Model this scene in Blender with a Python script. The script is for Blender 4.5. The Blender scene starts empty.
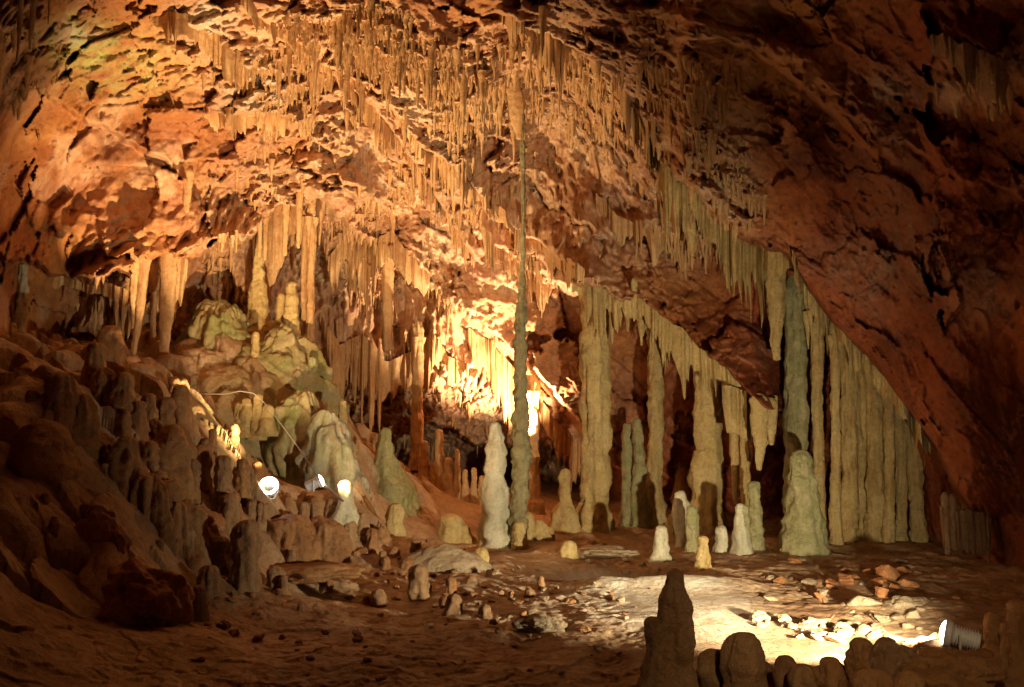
import bpy, bmesh, math, random
import numpy as np
from mathutils import Vector, Matrix, Euler

random.seed(7)
rng = np.random.default_rng(11)
scene = bpy.context.scene
COL = scene.collection
F, CX, CY, H, HOR = 887.0, 512.0, 343.5, 2.5, 430.0
PITCH = math.atan((HOR - CY) / F)
CP, SP = math.cos(PITCH), math.sin(PITCH)
CAM = np.array([0.0, 0.0, H])

# ------------------------------------------------------------------ helpers
def ray(px, py):
    """direction of a picture point, scaled so that its forward (y) part is 1"""
    a = (px - CX) / F
    b = (CY - py) / F
    y = CP - b * SP
    return np.array([a / y, 1.0, (b * CP + SP) / y])

def at(px, py, d):
    return CAM + ray(px, py) * d

def to_px(P):
    v = P - CAM
    f = v[..., 1] * CP + v[..., 2] * SP
    u = -v[..., 1] * SP + v[..., 2] * CP
    ok = f > 0.05
    f = np.where(ok, f, 0.05)
    return CX + F * v[..., 0] / f, CY - F * u / f, ok

def sstep(a, b, x):
    t = np.clip((x - a) / (b - a), 0, 1)
    return t * t * (3 - 2 * t)

# ---- noise in numpy
def _hash(ix, iy, iz, seed):
    h = (ix * 374761393 + iy * 668265263 + iz * 2147483647 + seed * 974634221) & 0xFFFFFFFF
    h = ((h ^ (h >> 13)) * 1274126177) & 0xFFFFFFFF
    h = ((h ^ (h >> 16)) * 2246822519) & 0xFFFFFFFF
    return h ^ (h >> 15)

_G = np.array([[1,1,0],[-1,1,0],[1,-1,0],[-1,-1,0],[1,0,1],[-1,0,1],[1,0,-1],[-1,0,-1],
               [0,1,1],[0,-1,1],[0,1,-1],[0,-1,-1],[1,1,0],[-1,1,0],[0,-1,1],[0,-1,-1]], float)

def perlin(P, seed=0):
    P = np.asarray(P, float)
    I = np.floor(P).astype(np.int64)
    f = P - I
    w = f * f * f * (f * (f * 6 - 15) + 10)
    out = 0
    for dx in (0, 1):
        wx = w[..., 0] if dx else 1 - w[..., 0]
        for dy in (0, 1):
            wy = w[..., 1] if dy else 1 - w[..., 1]
            for dz in (0, 1):
                wz = w[..., 2] if dz else 1 - w[..., 2]
                g = _G[_hash(I[..., 0] + dx, I[..., 1] + dy, I[..., 2] + dz, seed) & 15]
                dot = g[..., 0] * (f[..., 0] - dx) + g[..., 1] * (f[..., 1] - dy) + g[..., 2] * (f[..., 2] - dz)
                out = out + wx * wy * wz * dot
    return out

def fbm(P, octv=4, seed=0, gain=0.5):
    a, s, out = 1.0, 1.0, 0
    for i in range(octv):
        out = out + a * perlin(P * s, seed + i * 17)
        a *= gain
        s *= 2.03
    return out

def worley(P, seed=0, flat=False):
    """F1, F2, per-cell facet height"""
    P = np.asarray(P, float)
    I = np.floor(P).astype(np.int64)
    f1 = np.full(P.shape[:-1], 9.0)
    f2 = np.full(P.shape[:-1], 9.0)
    fac = np.zeros(P.shape[:-1])
    zs = (0,) if flat else (-1, 0, 1)
    for dx in (-1, 0, 1):
        for dy in (-1, 0, 1):
            for dz in zs:
                C = I + np.array([dx, dy, dz])
                h = _hash(C[..., 0], C[..., 1], C[..., 2], seed)
                r = np.stack([(h & 255) / 255.0, ((h >> 8) & 255) / 255.0, ((h >> 16) & 255) / 255.0], -1)
                if flat:
                    r[..., 2] = 0
                D = P - (C + r)
                if flat:
                    D[..., 2] = 0
                d = np.sqrt((D * D).sum(-1))
                n = r[..., [1, 2, 0]] - 0.5
                hh = (D * n).sum(-1) * 1.3 + ((h >> 24) & 255) / 255.0 - 0.5
                near = d < f1
                f2 = np.where(near, f1, np.minimum(f2, d))
                fac = np.where(near, hh, fac)
                f1 = np.where(near, d, f1)
    return f1, f2, fac

class RBF:
    def __init__(self, X, v, c):
        self.X, self.c = np.asarray(X, float), c
        n = len(self.X)
        A = np.zeros((n + 1, n + 1))
        A[:n, :n] = self._k(self.X)
        A[:n, n] = A[n, :n] = 1
        self.w = np.linalg.solve(A, np.append(np.asarray(v, float), 0))
    def _k(self, Q):
        d2 = ((Q[:, None, :] - self.X[None]) ** 2).sum(-1)
        return -np.sqrt(d2 + self.c ** 2)
    def __call__(self, Q):
        sh = Q.shape[:-1]
        Q = Q.reshape(-1, Q.shape[-1])
        out = np.empty(len(Q))
        for i in range(0, len(Q), 50000):
            out[i:i + 50000] = self._k(Q[i:i + 50000]) @ self.w[:-1] + self.w[-1]
        return out.reshape(sh)

# ---- mesh building
def mesh_np(name, V, Fq, smooth=True):
    V = np.asarray(V, np.float32).reshape(-1, 3)
    Fq = np.asarray(Fq, np.int32)
    n = Fq.shape[1]
    me = bpy.data.meshes.new(name)
    me.vertices.add(len(V))
    me.vertices.foreach_set('co', V.ravel())
    me.loops.add(Fq.size)
    me.loops.foreach_set('vertex_index', Fq.ravel())
    me.polygons.add(len(Fq))
    me.polygons.foreach_set('loop_start', np.arange(0, Fq.size, n, dtype=np.int32))
    me.polygons.foreach_set('use_smooth', np.full(len(Fq), smooth))
    me.update(calc_edges=True)
    return me

def attr(me, name, vals):
    a = me.attributes.new(name, 'FLOAT', 'POINT')
    a.data.foreach_set('value', np.asarray(vals, np.float32).ravel())

def link(name, me, mat, parent=None, loc=None):
    o = bpy.data.objects.new(name, me)
    COL.objects.link(o)
    if mat is not None and me is not None:
        me.materials.append(mat)
    if loc is not None:
        o.location = [float(c) for c in loc]
    if parent is not None:
        o.parent = parent
    return o

def tag(o, label=None, cat=None, group=None, kind=None):
    if label: o['label'] = label
    if cat: o['category'] = cat
    if group: o['group'] = group
    if kind: o['kind'] = kind
    return o

def grid_quads(nr, nc, wrap=False):
    i = np.arange(nr - 1)[:, None]
    j = np.arange(nc if wrap else nc - 1)[None, :]
    j2 = (j + 1) % nc
    a, b, c, d = i * nc + j, i * nc + j2, (i + 1) * nc + j2, (i + 1) * nc + j
    return np.stack([np.broadcast_to(q, (nr - 1, j.shape[1])) for q in (a, b, c, d)], -1).reshape(-1, 4)

def lathe(height, prof, segs=28, rings=40, seed=0, lump=0.12, flute=0.0, ring_amp=0.05, ring_n=10,
          lean=(0, 0), wob=0.0, close_top=True, oval=1.0, drip=0.0):
    """tapering dripstone body standing on its local origin; prof: list of (t, radius)"""
    t = np.linspace(0, 1, rings)
    if close_top:
        t = 1 - (1 - t) ** 1.25
    pt = np.array([p[0] for p in prof]); pr = np.array([p[1] for p in prof])
    R = np.interp(t, pt, pr)
    k = max(1, rings // 24)
    R = np.convolve(np.pad(R, k, mode='edge'), np.ones(2 * k + 1) / (2 * k + 1), 'valid')
    if close_top:
        r_end = max(pr[-1], 1e-3)
        hcap = min(0.5, 1.1 * r_end / max(height, 1e-3))
        u = np.clip((t - (1 - hcap)) / hcap, 0, 1)
        R = R * np.sqrt(np.clip(1 - u ** 2.4, 0, 1)) + 1e-4
    a = np.linspace(0, 2 * math.pi, segs, endpoint=False)
    ca, sa = np.cos(a), np.sin(a)
    T, A = np.meshgrid(t, a, indexing='ij')
    z = T * height
    rm = float(np.mean(pr))
    Q = np.stack([np.cos(A) * 1.3, np.sin(A) * 1.3, z / max(rm, .02) * 0.55], -1) + seed * 13.7
    n = fbm(Q, 3, seed)
    fl = perlin(np.stack([np.cos(A) * 4.0, np.sin(A) * 4.0, z / max(rm, .02) * 0.12], -1) + seed * 3.1, seed + 5)
    rr = perlin(np.stack([np.zeros_like(T), np.zeros_like(T), T * ring_n], -1) + 0.37 + seed, seed + 9)
    dq = np.stack([np.cos(A) * 2.6, np.sin(A) * 2.6, z / max(rm, .02) * 0.5], -1) + seed * 7.7
    dn = 1 - np.abs(perlin(dq, seed + 21)) * 2.2
    zq = z / max(rm, .02)
    rg2 = 1 - np.abs(perlin(np.stack([np.cos(A) * .8, np.sin(A) * .8, zq * .55], -1) + seed * 2.3, seed + 41)) * 2.5
    f2 = 1 - np.abs(perlin(np.stack([np.cos(A) * 5.5, np.sin(A) * 5.5, zq * .3], -1) + seed * 5.3, seed + 43)) * 2.3
    Rr = R[:, None] * (1 + lump * n * 1.6 + flute * (fl * 1.3 + f2 * .35) + ring_amp * (rr * 1.6 + rg2 * .8) + drip * dn)
    Pm = np.stack([ca[None] * Rr, sa[None] * Rr, z], -1)
    Rr = Rr + min(1, rm * 4) * (.05 * fbm(Pm * 3.2 + seed * 1.9, 4, seed + 61, .6)) * sstep(0, .02, Rr)
    wx = wob * perlin(np.stack([T * 3.1 + seed, T * 0, T * 0 + .4], -1), seed + 31) * height * (T > 0)
    wy = wob * perlin(np.stack([T * 3.1 + seed, T * 0, T * 0 + 8.4], -1), seed + 37) * height
    X = ca[None] * Rr + lean[0] * T + wx
    Y = sa[None] * Rr * oval + lean[1] * T + wy
    V = np.stack([X, Y, z], -1).reshape(-1, 3)
    return V, grid_quads(rings, segs, True)

def merge(parts):
    Vs, Fs, n = [], [], 0
    for V, Q in parts:
        Vs.append(V); Fs.append(Q + n); n += len(V)
    return np.concatenate(Vs), np.concatenate(Fs)

# ------------------------------------------------------------------ materials
def nodes_of(m):
    m.use_nodes = True
    nt = m.node_tree
    nt.nodes.clear()
    return nt

def rock_material(name, ramp, pale, pale_amt=0.35, algae=0.0, algae_col=(.22, .25, .07), scale=1.0, rough=(.45, .8),
                  bump=0.35, streak=(7, 7, .7), use_attr=False, spec=.4, blotch=None, fine=38.0):
    m = bpy.data.materials.new(name)
    nt = nodes_of(m)
    N = nt.nodes.new
    L = nt.links.new
    out = N('ShaderNodeOutputMaterial')
    bs = N('ShaderNodeBsdfPrincipled')
    L(bs.outputs[0], out.inputs[0])
    geo = N('ShaderNodeNewGeometry')
    def noise(sc, det=6, rgh=.6, vec=None, dist=0.0):
        n = N('ShaderNodeTexNoise')
        n.inputs['Scale'].default_value = sc
        n.inputs['Detail'].default_value = det
        n.inputs['Roughness'].default_value = rgh
        n.inputs['Distortion'].default_value = dist
        L(vec or geo.outputs['Position'], n.inputs['Vector'])
        return n.outputs['Fac']
    def ramp_(fac, stops):
        r = N('ShaderNodeValToRGB')
        el = r.color_ramp.elements
        while len(el) < len(stops):
            el.new(0.5)
        for e, (p, c) in zip(el, stops):
            e.position = p
            e.color = (*c, 1) if len(c) == 3 else c
        L(fac, r.inputs[0])
        return r.outputs[0]
    def mix(fac, a, b):
        x = N('ShaderNodeMix'); x.data_type = 'RGBA'
        if isinstance(fac, float): x.inputs[0].default_value = fac
        else: L(fac, x.inputs[0])
        for s, v in ((6, a), (7, b)):
            if isinstance(v, tuple): x.inputs[s].default_value = (*v, 1)
            else: L(v, x.inputs[s])
        return x.outputs[2]
    def math_(op, a, b):
        x = N('ShaderNodeMath'); x.operation = op; x.use_clamp = True
        for s, v in ((0, a), (1, b)):
            if isinstance(v, (int, float)): x.inputs[s].default_value = v
            else: L(v, x.inputs[s])
        return x.outputs[0]
    n1 = noise(.55 * scale, 9, .62, dist=.4)
    base = ramp_(n1, [(.3, ramp[0]), (.5, ramp[1]), (.7, ramp[2])])
    mp = N('ShaderNodeMapping'); mp.inputs['Scale'].default_value = streak
    L(geo.outputs['Position'], mp.inputs['Vector'])
    ns = noise(1.0 * scale, 6, .6, mp.outputs[0], .3)
    st = ramp_(ns, [(.42, (0, 0, 0)), (.66, (1, 1, 1))])
    if use_attr:
        at_ = N('ShaderNodeAttribute'); at_.attribute_name = 'calcite'
        cl = N('ShaderNodeAttribute'); cl.attribute_name = 'clay_shade'
        base = mix(cl.outputs['Fac'], base, ramp_(n1, [(.3, (.09, .018, .006)), (.5, (.25, .048, .009)), (.7, (.35, .085, .018))]))  # red clay palette, darkened so the colour carries the right wall's dimness
        pf = math_('MULTIPLY', at_.outputs['Fac'], math_('ADD', math_('MULTIPLY', st, .5), .5))
        tint = ramp_(noise(.8, 5, .6), [(.36, (.60, .36, .23)), (.5, pale), (.64, (.74, .55, .36))])
        c = mix(pf, base, tint)
        vein = ramp_(noise(7.0, 8, .75, dist=1.2), [(.30, (.4, .33, .27)), (.44, (1, 1, 1)), (.60, (1, 1, 1)), (.70, (1.0, 1.0, 1.0))])
        vm = N('ShaderNodeMix'); vm.data_type = 'RGBA'; vm.blend_type = 'MULTIPLY'; vm.inputs[0].default_value = .7
        L(c, vm.inputs[6]); L(vein, vm.inputs[7]); c = vm.outputs[2]
        al = N('ShaderNodeAttribute'); al.attribute_name = 'algae'
        g = math_('MULTIPLY', al.outputs['Fac'], ramp_(noise(3.0, 5), [(.35, (0, 0, 0)), (.6, (1, 1, 1))]))
        c = mix(g, c, algae_col)
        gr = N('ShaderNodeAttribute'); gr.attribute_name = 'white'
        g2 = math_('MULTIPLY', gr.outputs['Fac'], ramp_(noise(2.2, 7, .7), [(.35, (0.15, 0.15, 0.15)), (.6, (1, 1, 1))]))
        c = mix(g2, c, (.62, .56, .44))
    else:
        c = mix(math_('MULTIPLY', st, pale_amt), base, pale)
        if algae > 0:
            g = math_('MULTIPLY', ramp_(noise(1.3 * scale, 5), [(.42, (0, 0, 0)), (.62, (1, 1, 1))]), algae)
            c = mix(g, c, algae_col)
    if blotch:
        b = math_('MULTIPLY', ramp_(noise(2.1 * scale, 8, .7), [(.54, (0, 0, 0)), (.63, (1, 1, 1))]), blotch[1])
        c = mix(b, c, blotch[0])
    # dark mineral specks and brightness mottling
    sp = ramp_(noise(9 * scale, 6, .7), [(.32, (.42, .37, .32)), (.54, (1, 1, 1)), (.75, (1.0, 1.0, 1.0))])
    mm = N('ShaderNodeMix'); mm.data_type = 'RGBA'; mm.blend_type = 'MULTIPLY'; mm.inputs[0].default_value = .45
    L(c, mm.inputs[6]); L(sp, mm.inputs[7])
    L(mm.outputs[2], bs.inputs['Base Color'])
    rg = N('ShaderNodeMapRange'); L(noise(4 * scale, 4), rg.inputs[0])
    rg.inputs[1].default_value = .3; rg.inputs[2].default_value = .7
    rg.inputs[3].default_value, rg.inputs[4].default_value = rough
    L(rg.outputs[0], bs.inputs['Roughness'])
    bs.inputs['Specular IOR Level'].default_value = spec
    b1 = N('ShaderNodeBump'); b1.inputs['Strength'].default_value = bump; b1.inputs['Distance'].default_value = .09
    L(noise(5.5 * scale, 8, .65), b1.inputs['Height'])
    b2 = N('ShaderNodeBump'); b2.inputs['Strength'].default_value = bump * .8; b2.inputs['Distance'].default_value = .03
    L(noise(fine, 5, .7), b2.inputs['Height']); L(b1.outputs[0], b2.inputs['Normal'])
    L(b2.outputs[0], bs.inputs['Normal'])
    return m

def plain(name, col, rough=.5, metal=0.0, emit=None):
    m = bpy.data.materials.new(name)
    nt = nodes_of(m)
    out = nt.nodes.new('ShaderNodeOutputMaterial')
    bs = nt.nodes.new('ShaderNodeBsdfPrincipled')
    nt.links.new(bs.outputs[0], out.inputs[0])
    tn = nt.nodes.new('ShaderNodeTexNoise'); tn.inputs['Scale'].default_value = 30; tn.inputs['Detail'].default_value = 5
    rp = nt.nodes.new('ShaderNodeValToRGB')
    rp.color_ramp.elements[0].position = .3; rp.color_ramp.elements[1].position = .65
    rp.color_ramp.elements[0].color = (*[c * .7 for c in col], 1)
    rp.color_ramp.elements[1].color = (*col, 1)
    nt.links.new(tn.outputs['Fac'], rp.inputs[0])
    nt.links.new(rp.outputs[0], bs.inputs['Base Color'])
    bs.inputs['Roughness'].default_value = rough
    bs.inputs['Metallic'].default_value = metal
    if emit:
        bs.inputs['Emission Color'].default_value = (*emit[0], 1)
        bs.inputs['Emission Strength'].default_value = emit[1]
    return m

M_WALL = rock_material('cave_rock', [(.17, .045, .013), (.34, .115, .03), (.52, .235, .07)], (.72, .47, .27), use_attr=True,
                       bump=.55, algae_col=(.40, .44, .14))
M_FLOOR = rock_material('cave_floor_clay', [(.20, .10, .045), (.31, .18, .09), (.45, .3, .17)], (.52, .36, .2), use_attr=True, streak=(2, 2, 2),
                        bump=.6, algae_col=(.26, .27, .09), scale=1.4)
M_COL = rock_material('cream_calcite', [(.42, .26, .085), (.60, .42, .155), (.7, .53, .23)], (.76, .6, .32), algae=.12,
                      algae_col=(.33, .32, .12), bump=1.0, blotch=((.3, .19, .08), .35), streak=(9, 9, .8), scale=1.6)
M_GREEN = rock_material('greenish_calcite', [(.27, .235, .10), (.39, .35, .155), (.51, .45, .23)], (.58, .52, .31), algae=.5,
                        algae_col=(.25, .27, .10), bump=1.0, blotch=((.55, .46, .26), .6), streak=(9, 9, 1.2), scale=1.8)
M_DARK = rock_material('dark_olive_dripstone', [(.14, .10, .045), (.23, .175, .08), (.34, .28, .14)], (.38, .33, .19), algae=.35,
                       algae_col=(.14, .17, .06), bump=.7, streak=(9, 9, 1.2), scale=1.8)
M_WHITE = rock_material('white_calcite', [(.34, .28, .17), (.5, .44, .29), (.64, .58, .42)], (.68, .63, .48), algae=.3,
                        algae_col=(.4, .44, .3), bump=.4, scale=2.0, streak=(8, 8, 1.5))
M_OCHRE = rock_material('ochre_dripstone', [(.34, .16, .06), (.5, .28, .11), (.6, .38, .18)], (.66, .46, .25), bump=.4,
                        streak=(10, 10, .7), scale=1.4)
M_BROWN = rock_material('brown_dripstone', [(.2, .1, .04), (.32, .17, .075), (.42, .25, .12)], (.46, .3, .16), bump=.9,
                        scale=1.6, streak=(5, 5, 1))
M_TAN = rock_material('tan_flowstone', [(.21, .085, .03), (.33, .15, .052), (.45, .235, .09)], (.52, .31, .14), bump=.95,
                      scale=1.3, streak=(5, 5, .8))
M_MOSS = rock_material('mossy_flowstone', [(.24, .165, .065), (.33, .25, .11), (.43, .35, .18)], (.48, .39, .22), algae=.75,
                       algae_col=(.2, .22, .06), bump=.5, scale=1.3, streak=(5, 5, .8))
M_GREY = rock_material('grey_flowstone', [(.17, .15, .09), (.27, .24, .15), (.42, .39, .29)], (.55, .53, .45), algae=.4,
                       algae_col=(.24, .25, .1), bump=.6, scale=1.6, blotch=((.3, .12, .05), .55))
M_REDROCK = rock_material('red_brown_rock', [(.22, .08, .025), (.36, .14, .045), (.44, .21, .08)], (.48, .28, .13), bump=.6, scale=2.2)
M_PALEROCK = rock_material('pale_floor_rock', [(.21, .14, .07), (.31, .22, .125), (.43, .34, .21)], (.5, .41, .28), bump=.6, scale=2.4)
M_HOUSING = plain('grey_lamp_housing', (.74, .74, .76), .5, .0)
M_RIM = plain('pale_lamp_rim', (.75, .74, .72), .35, .1)
M_CABLE = plain('grey_cable_sheath', (.27, .24, .19), .55)
M_LENS = plain('lit_lamp_glass', (.9, .88, .82), .2, 0, ((1.0, .93, .8), 18.0))

# ------------------------------------------------------------------ the cave shell (walls and roof)
CTRL = [  # picture point, metres ahead
    (480,470,31),(560,480,30),(400,470,31),(340,440,29),(620,450,26.5),(700,480,26),(780,480,24.5),(860,500,24.5),(940,520,19.5),
    (1000,530,17),(1060,560,14),(1120,560,11),(400,300,27),(450,400,27),(350,380,26.5),(500,330,26.6),(560,380,26.4),(620,380,26),(480,250,25),(560,250,24.6),
    (650,350,25.2),(720,350,24.2),(790,420,23.2),(850,400,23.5),(640,290,24),(740,300,23.2),(800,340,22.4),
    (920,400,18),(1000,400,14.8),(880,320,18.5),(860,200,17),(950,200,14.2),(1020,200,12.6),(1020,50,11),(900,50,13.2),
    (800,100,16.2),(760,20,15),(740,180,19.5),(650,150,20.5),(550,110,22.6),(520,200,25.2),(515,145,23.4),(500,90,20.6),(600,20,16.5),(450,50,18),(400,150,22.4),(350,100,21),(300,30,17.5),
    (250,150,21),(200,50,17),(200,220,21.5),(100,100,17),(30,30,13),(50,200,17.5),(120,240,20),(60,300,19.5),(15,330,17.2),
    (150,320,22),(240,260,24),(240,200,23),(300,330,26),(320,250,25),(0,420,16),(-60,320,13),(-120,100,9.5),(-150,450,10),(1150,100,8.5),(1150,300,10),
    (500,-150,13),(200,-150,11),(800,-150,11),(500,-400,9),(0,-200,9),(1000,-200,9),(200,420,24),(100,420,21)]
_P = np.array([at(*c) for c in CTRL]) - CAM
_r = np.linalg.norm(_P, axis=1)
_u = _P / _r[:, None]
extra = [((0, -1, 0), 9), ((1, -.6, 0), 8.5), ((-1, -.6, 0), 8.5), ((0, 0, 1), 8), ((.7, 0, .7), 8), ((-.7, 0, .7), 8), ((0, -.7, .7), 8),
         ((1, .15, 0), 8.5), ((-1, .15, 0), 8.5), ((0, -1, -.4), 9), ((0, .4, .9), 8.2), ((1, .3, -.3), 8.5), ((-1, .3, -.3), 8.5), ((0, 1, -.3), 30)]
_eu = np.array([np.array(e[0]) / np.linalg.norm(e[0]) for e in extra])
SHELL = RBF(np.concatenate([_u, _eu]), np.concatenate([_r, [e[1] for e in extra]]), 0.03)

def line_dist(px, py, pts):
    """signed height above a picture polyline (positive above it), and position along it 0..1"""
    xs = [p[0] for p in pts]; ys = [p[1] for p in pts]
    yy = np.interp(px, xs, ys)
    sl = np.gradient(np.array(ys, float), np.array(xs, float))
    s = np.interp(px, xs, sl)
    fade = sstep(xs[0] - 40, xs[0] + 12, px) * (1 - sstep(xs[-1] - 12, xs[-1] + 40, px))
    return (yy - py) / np.sqrt(1 + s * s), fade

E_MAIN = [(690,185),(715,222),(745,245),(790,262),(812,300),(838,332),(870,365),(905,410),(935,450),(955,490),(975,515)]
E_COLS = [(572,285),(600,292),(640,302),(668,326),(700,352),(730,378),(765,412),(775,420)]
E_CURT = [(318,392),(335,400),(352,425),(372,440),(400,436),(425,425),(452,430),(480,448),(505,455),(528,440),(552,452),(575,465),(590,470)]
E_BED = [(310,196),(350,235),(395,262),(440,300),(490,340),(540,385),(575,425),(600,455)]
E_SHELF = [(175,112),(205,117),(240,116),(275,118),(300,126),(330,150)]
E_CRACK = [(50,98),(80,118),(110,135),(140,152),(170,172),(195,185)]
E_LEDGE = [(-10,255),(20,262),(60,275),(100,292),(125,302),(150,300)]
E_HALL = [(100,278),(120,270),(145,262),(175,262),(200,262),(235,240),(258,225),(285,212),(310,206),(330,200),(352,196)]
E_TOP = [(390,110),(420,150),(455,170),(490,205),(520,235),(560,262),(585,282)]
E_TOP0 = [(240,5),(290,40),(340,80),(385,125),(420,175),(450,225),(475,262)]
E_TOP2 = [(500,20),(560,45),(610,80),(640,120),(665,180),(690,215)]
E_R1 = [(700,40),(760,60),(830,110),(880,160)]
E_R2 = [(840,150),(900,135),(960,180),(1024,200)]

def shell_points(az, el):
    AZ, EL = np.meshgrid(az, el)
    U = np.stack([np.sin(AZ) * np.cos(EL), np.cos(AZ) * np.cos(EL), np.sin(EL)], -1)
    R = SHELL(U)
    px, py, ok = to_px(CAM + U * 10.0)
    P0 = CAM + U * R[..., None]
    jit = fbm(P0 * .9, 4, 77) * 12 + perlin(P0 * 4.0, 78) * 5
    pxj, pyj = px + jit * .6, py + jit
    inv = ok & (U[..., 1] > .2)
    D = np.zeros_like(R)
    spec = [(E_MAIN, 3.3, 130, 5), (E_COLS, 4.3, 55, 4), (E_BED, 1.5, 90, 8), (E_SHELF, 1.3, 50, 3), (E_CRACK, .9, 60, 5),
            (E_LEDGE, 1.5, 40, 4), (E_HALL, 2.8, 60, 4), (E_TOP, 1.5, 70, 4), (E_TOP2, 1.6, 70, 4), (E_TOP0, 1.2, 60, 4), (E_R1, 1.2, 70, 5), (E_R2, .7, 60, 4)]
    for pts, amp, decay, soft in spec:
        h, fade = line_dist(pxj, pyj, pts)
        D += np.where(inv, amp * fade * sstep(-soft * .3, soft, h) * np.exp(-np.clip(h, 0, None) / decay), 0)
    h, fade = line_dist(pxj, pyj, E_CURT)   # the hall runs on into the dark below the curtain wall
    D += np.where(inv, 3.0 * fade * (sstep(-1, 4, h) - 1), 0)
    # masks: where dripstone grows / where bare blocky rock shows
    def blob(cx, cy, rx, ry, p=1.0):
        return np.exp(-(((pxj - cx) / rx) ** 2 + ((pyj - cy) / ry) ** 2) ** p)
    drip = (1.0 * blob(400, 260, 120, 210, 2) + .9 * blob(560, 160, 170, 130, 2) + .8 * blob(300, 60, 130, 70, 2) + .8 * blob(700, 190, 60, 60, 2)
            + .9 * blob(260, 240, 70, 90, 2) + .9 * blob(20, 50, 40, 60, 2) + .5 * blob(610, 60, 140, 90, 2)
            + .7 * blob(970, 70, 50, 45, 2) + .7 * blob(130, 300, 60, 40, 2) + .7 * blob(490, 400, 45, 55, 2) + .7 * blob(565, 440, 40, 28, 2))
    drip = np.clip(drip, 0, 1)
    strip = np.clip(1.2 * blob(470, 285, 48, 34, 1) + 1.2 * blob(545, 365, 56, 40, 1) + 1.1 * blob(405, 228, 42, 28, 1) + blob(140, 200, 80, 50, 2) + blob(635, 420, 60, 70, 2), 0, 1)
    nm = fbm(P0 * .7, 4, 5)
    drip = np.clip(drip * (1 - .8 * strip) + nm * .35 * drip, 0, 1)
    P = P0.copy()
    big = fbm(P * .28, 3, 1) * .8
    # vertical fluting: hung in tiers that dip towards the right
    t = (P[..., 2] + .85 * P[..., 0]) * .42 + fbm(P * .8, 4, 9) * .38
    tier = t - np.floor(t)
    tier = sstep(0, .16, tier) * (1 - tier * .75)
    flv = np.stack([P[..., 0] * 2.3, P[..., 1] * 2.3, P[..., 2] * .32], -1)
    fl1 = 1 - np.abs(perlin(flv, 3)) * 2
    fl2 = 1 - np.abs(perlin(flv * np.array([2.6, 2.6, 2.2]), 4)) * 2
    fl3 = perlin(flv * np.array([6., 6., 3.4]), 6)
    curt = np.where(inv, np.clip(blob(385, 320, 80, 115, 2) + blob(500, 395, 40, 50, 2) + .8 * blob(290, 250, 40, 70, 2), 0, 1), 0)
    ncv = np.stack([P[..., 0] * 3.6, P[..., 1] * 3.6, P[..., 2] * .22], -1) + fbm(P * .7, 2, 66)[..., None] * .5
    c1 = 1 - np.abs(perlin(ncv, 63)) * 2.4
    c2 = 1 - np.abs(perlin(ncv * np.array([2.2, 2.2, 2.5]), 64)) * 2.2
    D += drip * (tier * 1.0 * (1 - .6 * curt) + fl1 * .26 + fl2 * .16 * (.4 + tier) + fl3 * .07) + curt * (c1 * .26 + c2 * .13)
    # fractured blocks
    bare = 1 - drip
    w = np.stack([P[..., 0] * .9, P[..., 1] * .9, P[..., 2] * 1.1 + P[..., 0] * .45], -1) + fbm(P * 1.3, 3, 12)[..., None] * .35
    f1, f2, fc = worley(w * .62, 3)
    crack = sstep(0, .09, f2 - f1)
    g1, g2, gc = worley(w * 1.9 + 5, 4)
    crack2 = sstep(0, .12, g2 - g1)
    h1, h2, hc = worley(w * 4.6 + 9, 5)
    soft = 1 - .75 * sstep(640, 800, px) * inv
    patch = .35 + .65 * sstep(-.25, .25, fbm(P * .45 + 11, 3, 91))
    calm = 1 - .65 * np.clip(blob(130, 195, 140, 75, 2) + blob(880, 250, 120, 200, 2) * .25 + strip * .4, 0, 1)
    patch = patch * calm
    D += bare * (fc * (.8 - .25 * sstep(700, 850, px) * inv) + (crack - 1) * .20 * soft * patch + gc * .17 * patch + (crack2 - 1) * .08 * soft * patch + hc * .06 * patch)
    D += big + fbm(P * 1.6, 5, 21, .55) * (.05 + .09 * calm)
    inview = inv & (px > -260) & (px < 1290)
    R2 = np.maximum(R - D, 5.0)
    Pf = CAM + U * R2[..., None]
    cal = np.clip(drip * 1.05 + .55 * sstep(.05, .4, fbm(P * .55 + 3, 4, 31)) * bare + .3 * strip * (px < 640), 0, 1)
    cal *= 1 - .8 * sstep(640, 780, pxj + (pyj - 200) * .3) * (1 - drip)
    alg = np.where(inv, np.clip(blob(75, 40, 45, 25) * 1.1 + .5 * blob(130, 70, 60, 30), 0, 1), 0)
    wht = np.where(inv, np.clip(blob(205, 15, 25, 22) + .8 * blob(265, 90, 30, 18) + .7 * blob(70, 32, 35, 10) + .45 * blob(950, 110, 12, 22) + .4 * blob(880, 90, 40, 20) + .3 * blob(890, 130, 25, 25)
                              + .35 * blob(880, 260, 45, 45) + .3 * blob(980, 290, 30, 30), 0, 1), 0)
    cly_shade = np.where(inv, np.clip(sstep(660, 830, pxj + (pyj - 250) * .5) * .9, 0, 1), .5)  # red clay on the right wall, with its dimness put into the colour
    return Pf, px, py, inview, drip, cal, alg, wht, cly_shade

def axis(lo, hi, step, far_lo, far_hi, n):
    return np.radians(np.concatenate([np.linspace(far_lo, lo, n, endpoint=False), np.arange(lo, hi, step), np.linspace(hi, far_hi, n)]))
az = axis(-38, 38, .075, -180, 180, 60)
el = axis(-9, 31, .075, -25, 89.5, 40)
SP_, SPX, SPY, SIN, SDRIP, SCAL, SALG, SWHT, SCLY_SHADE = shell_points(az, el)
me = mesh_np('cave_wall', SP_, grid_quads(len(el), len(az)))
attr(me, 'calcite', SCAL); attr(me, 'algae', SALG); attr(me, 'white', SWHT); attr(me, 'clay_shade', SCLY_SHADE)
tag(link('cave_wall', me, M_WALL), kind='structure')

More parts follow.
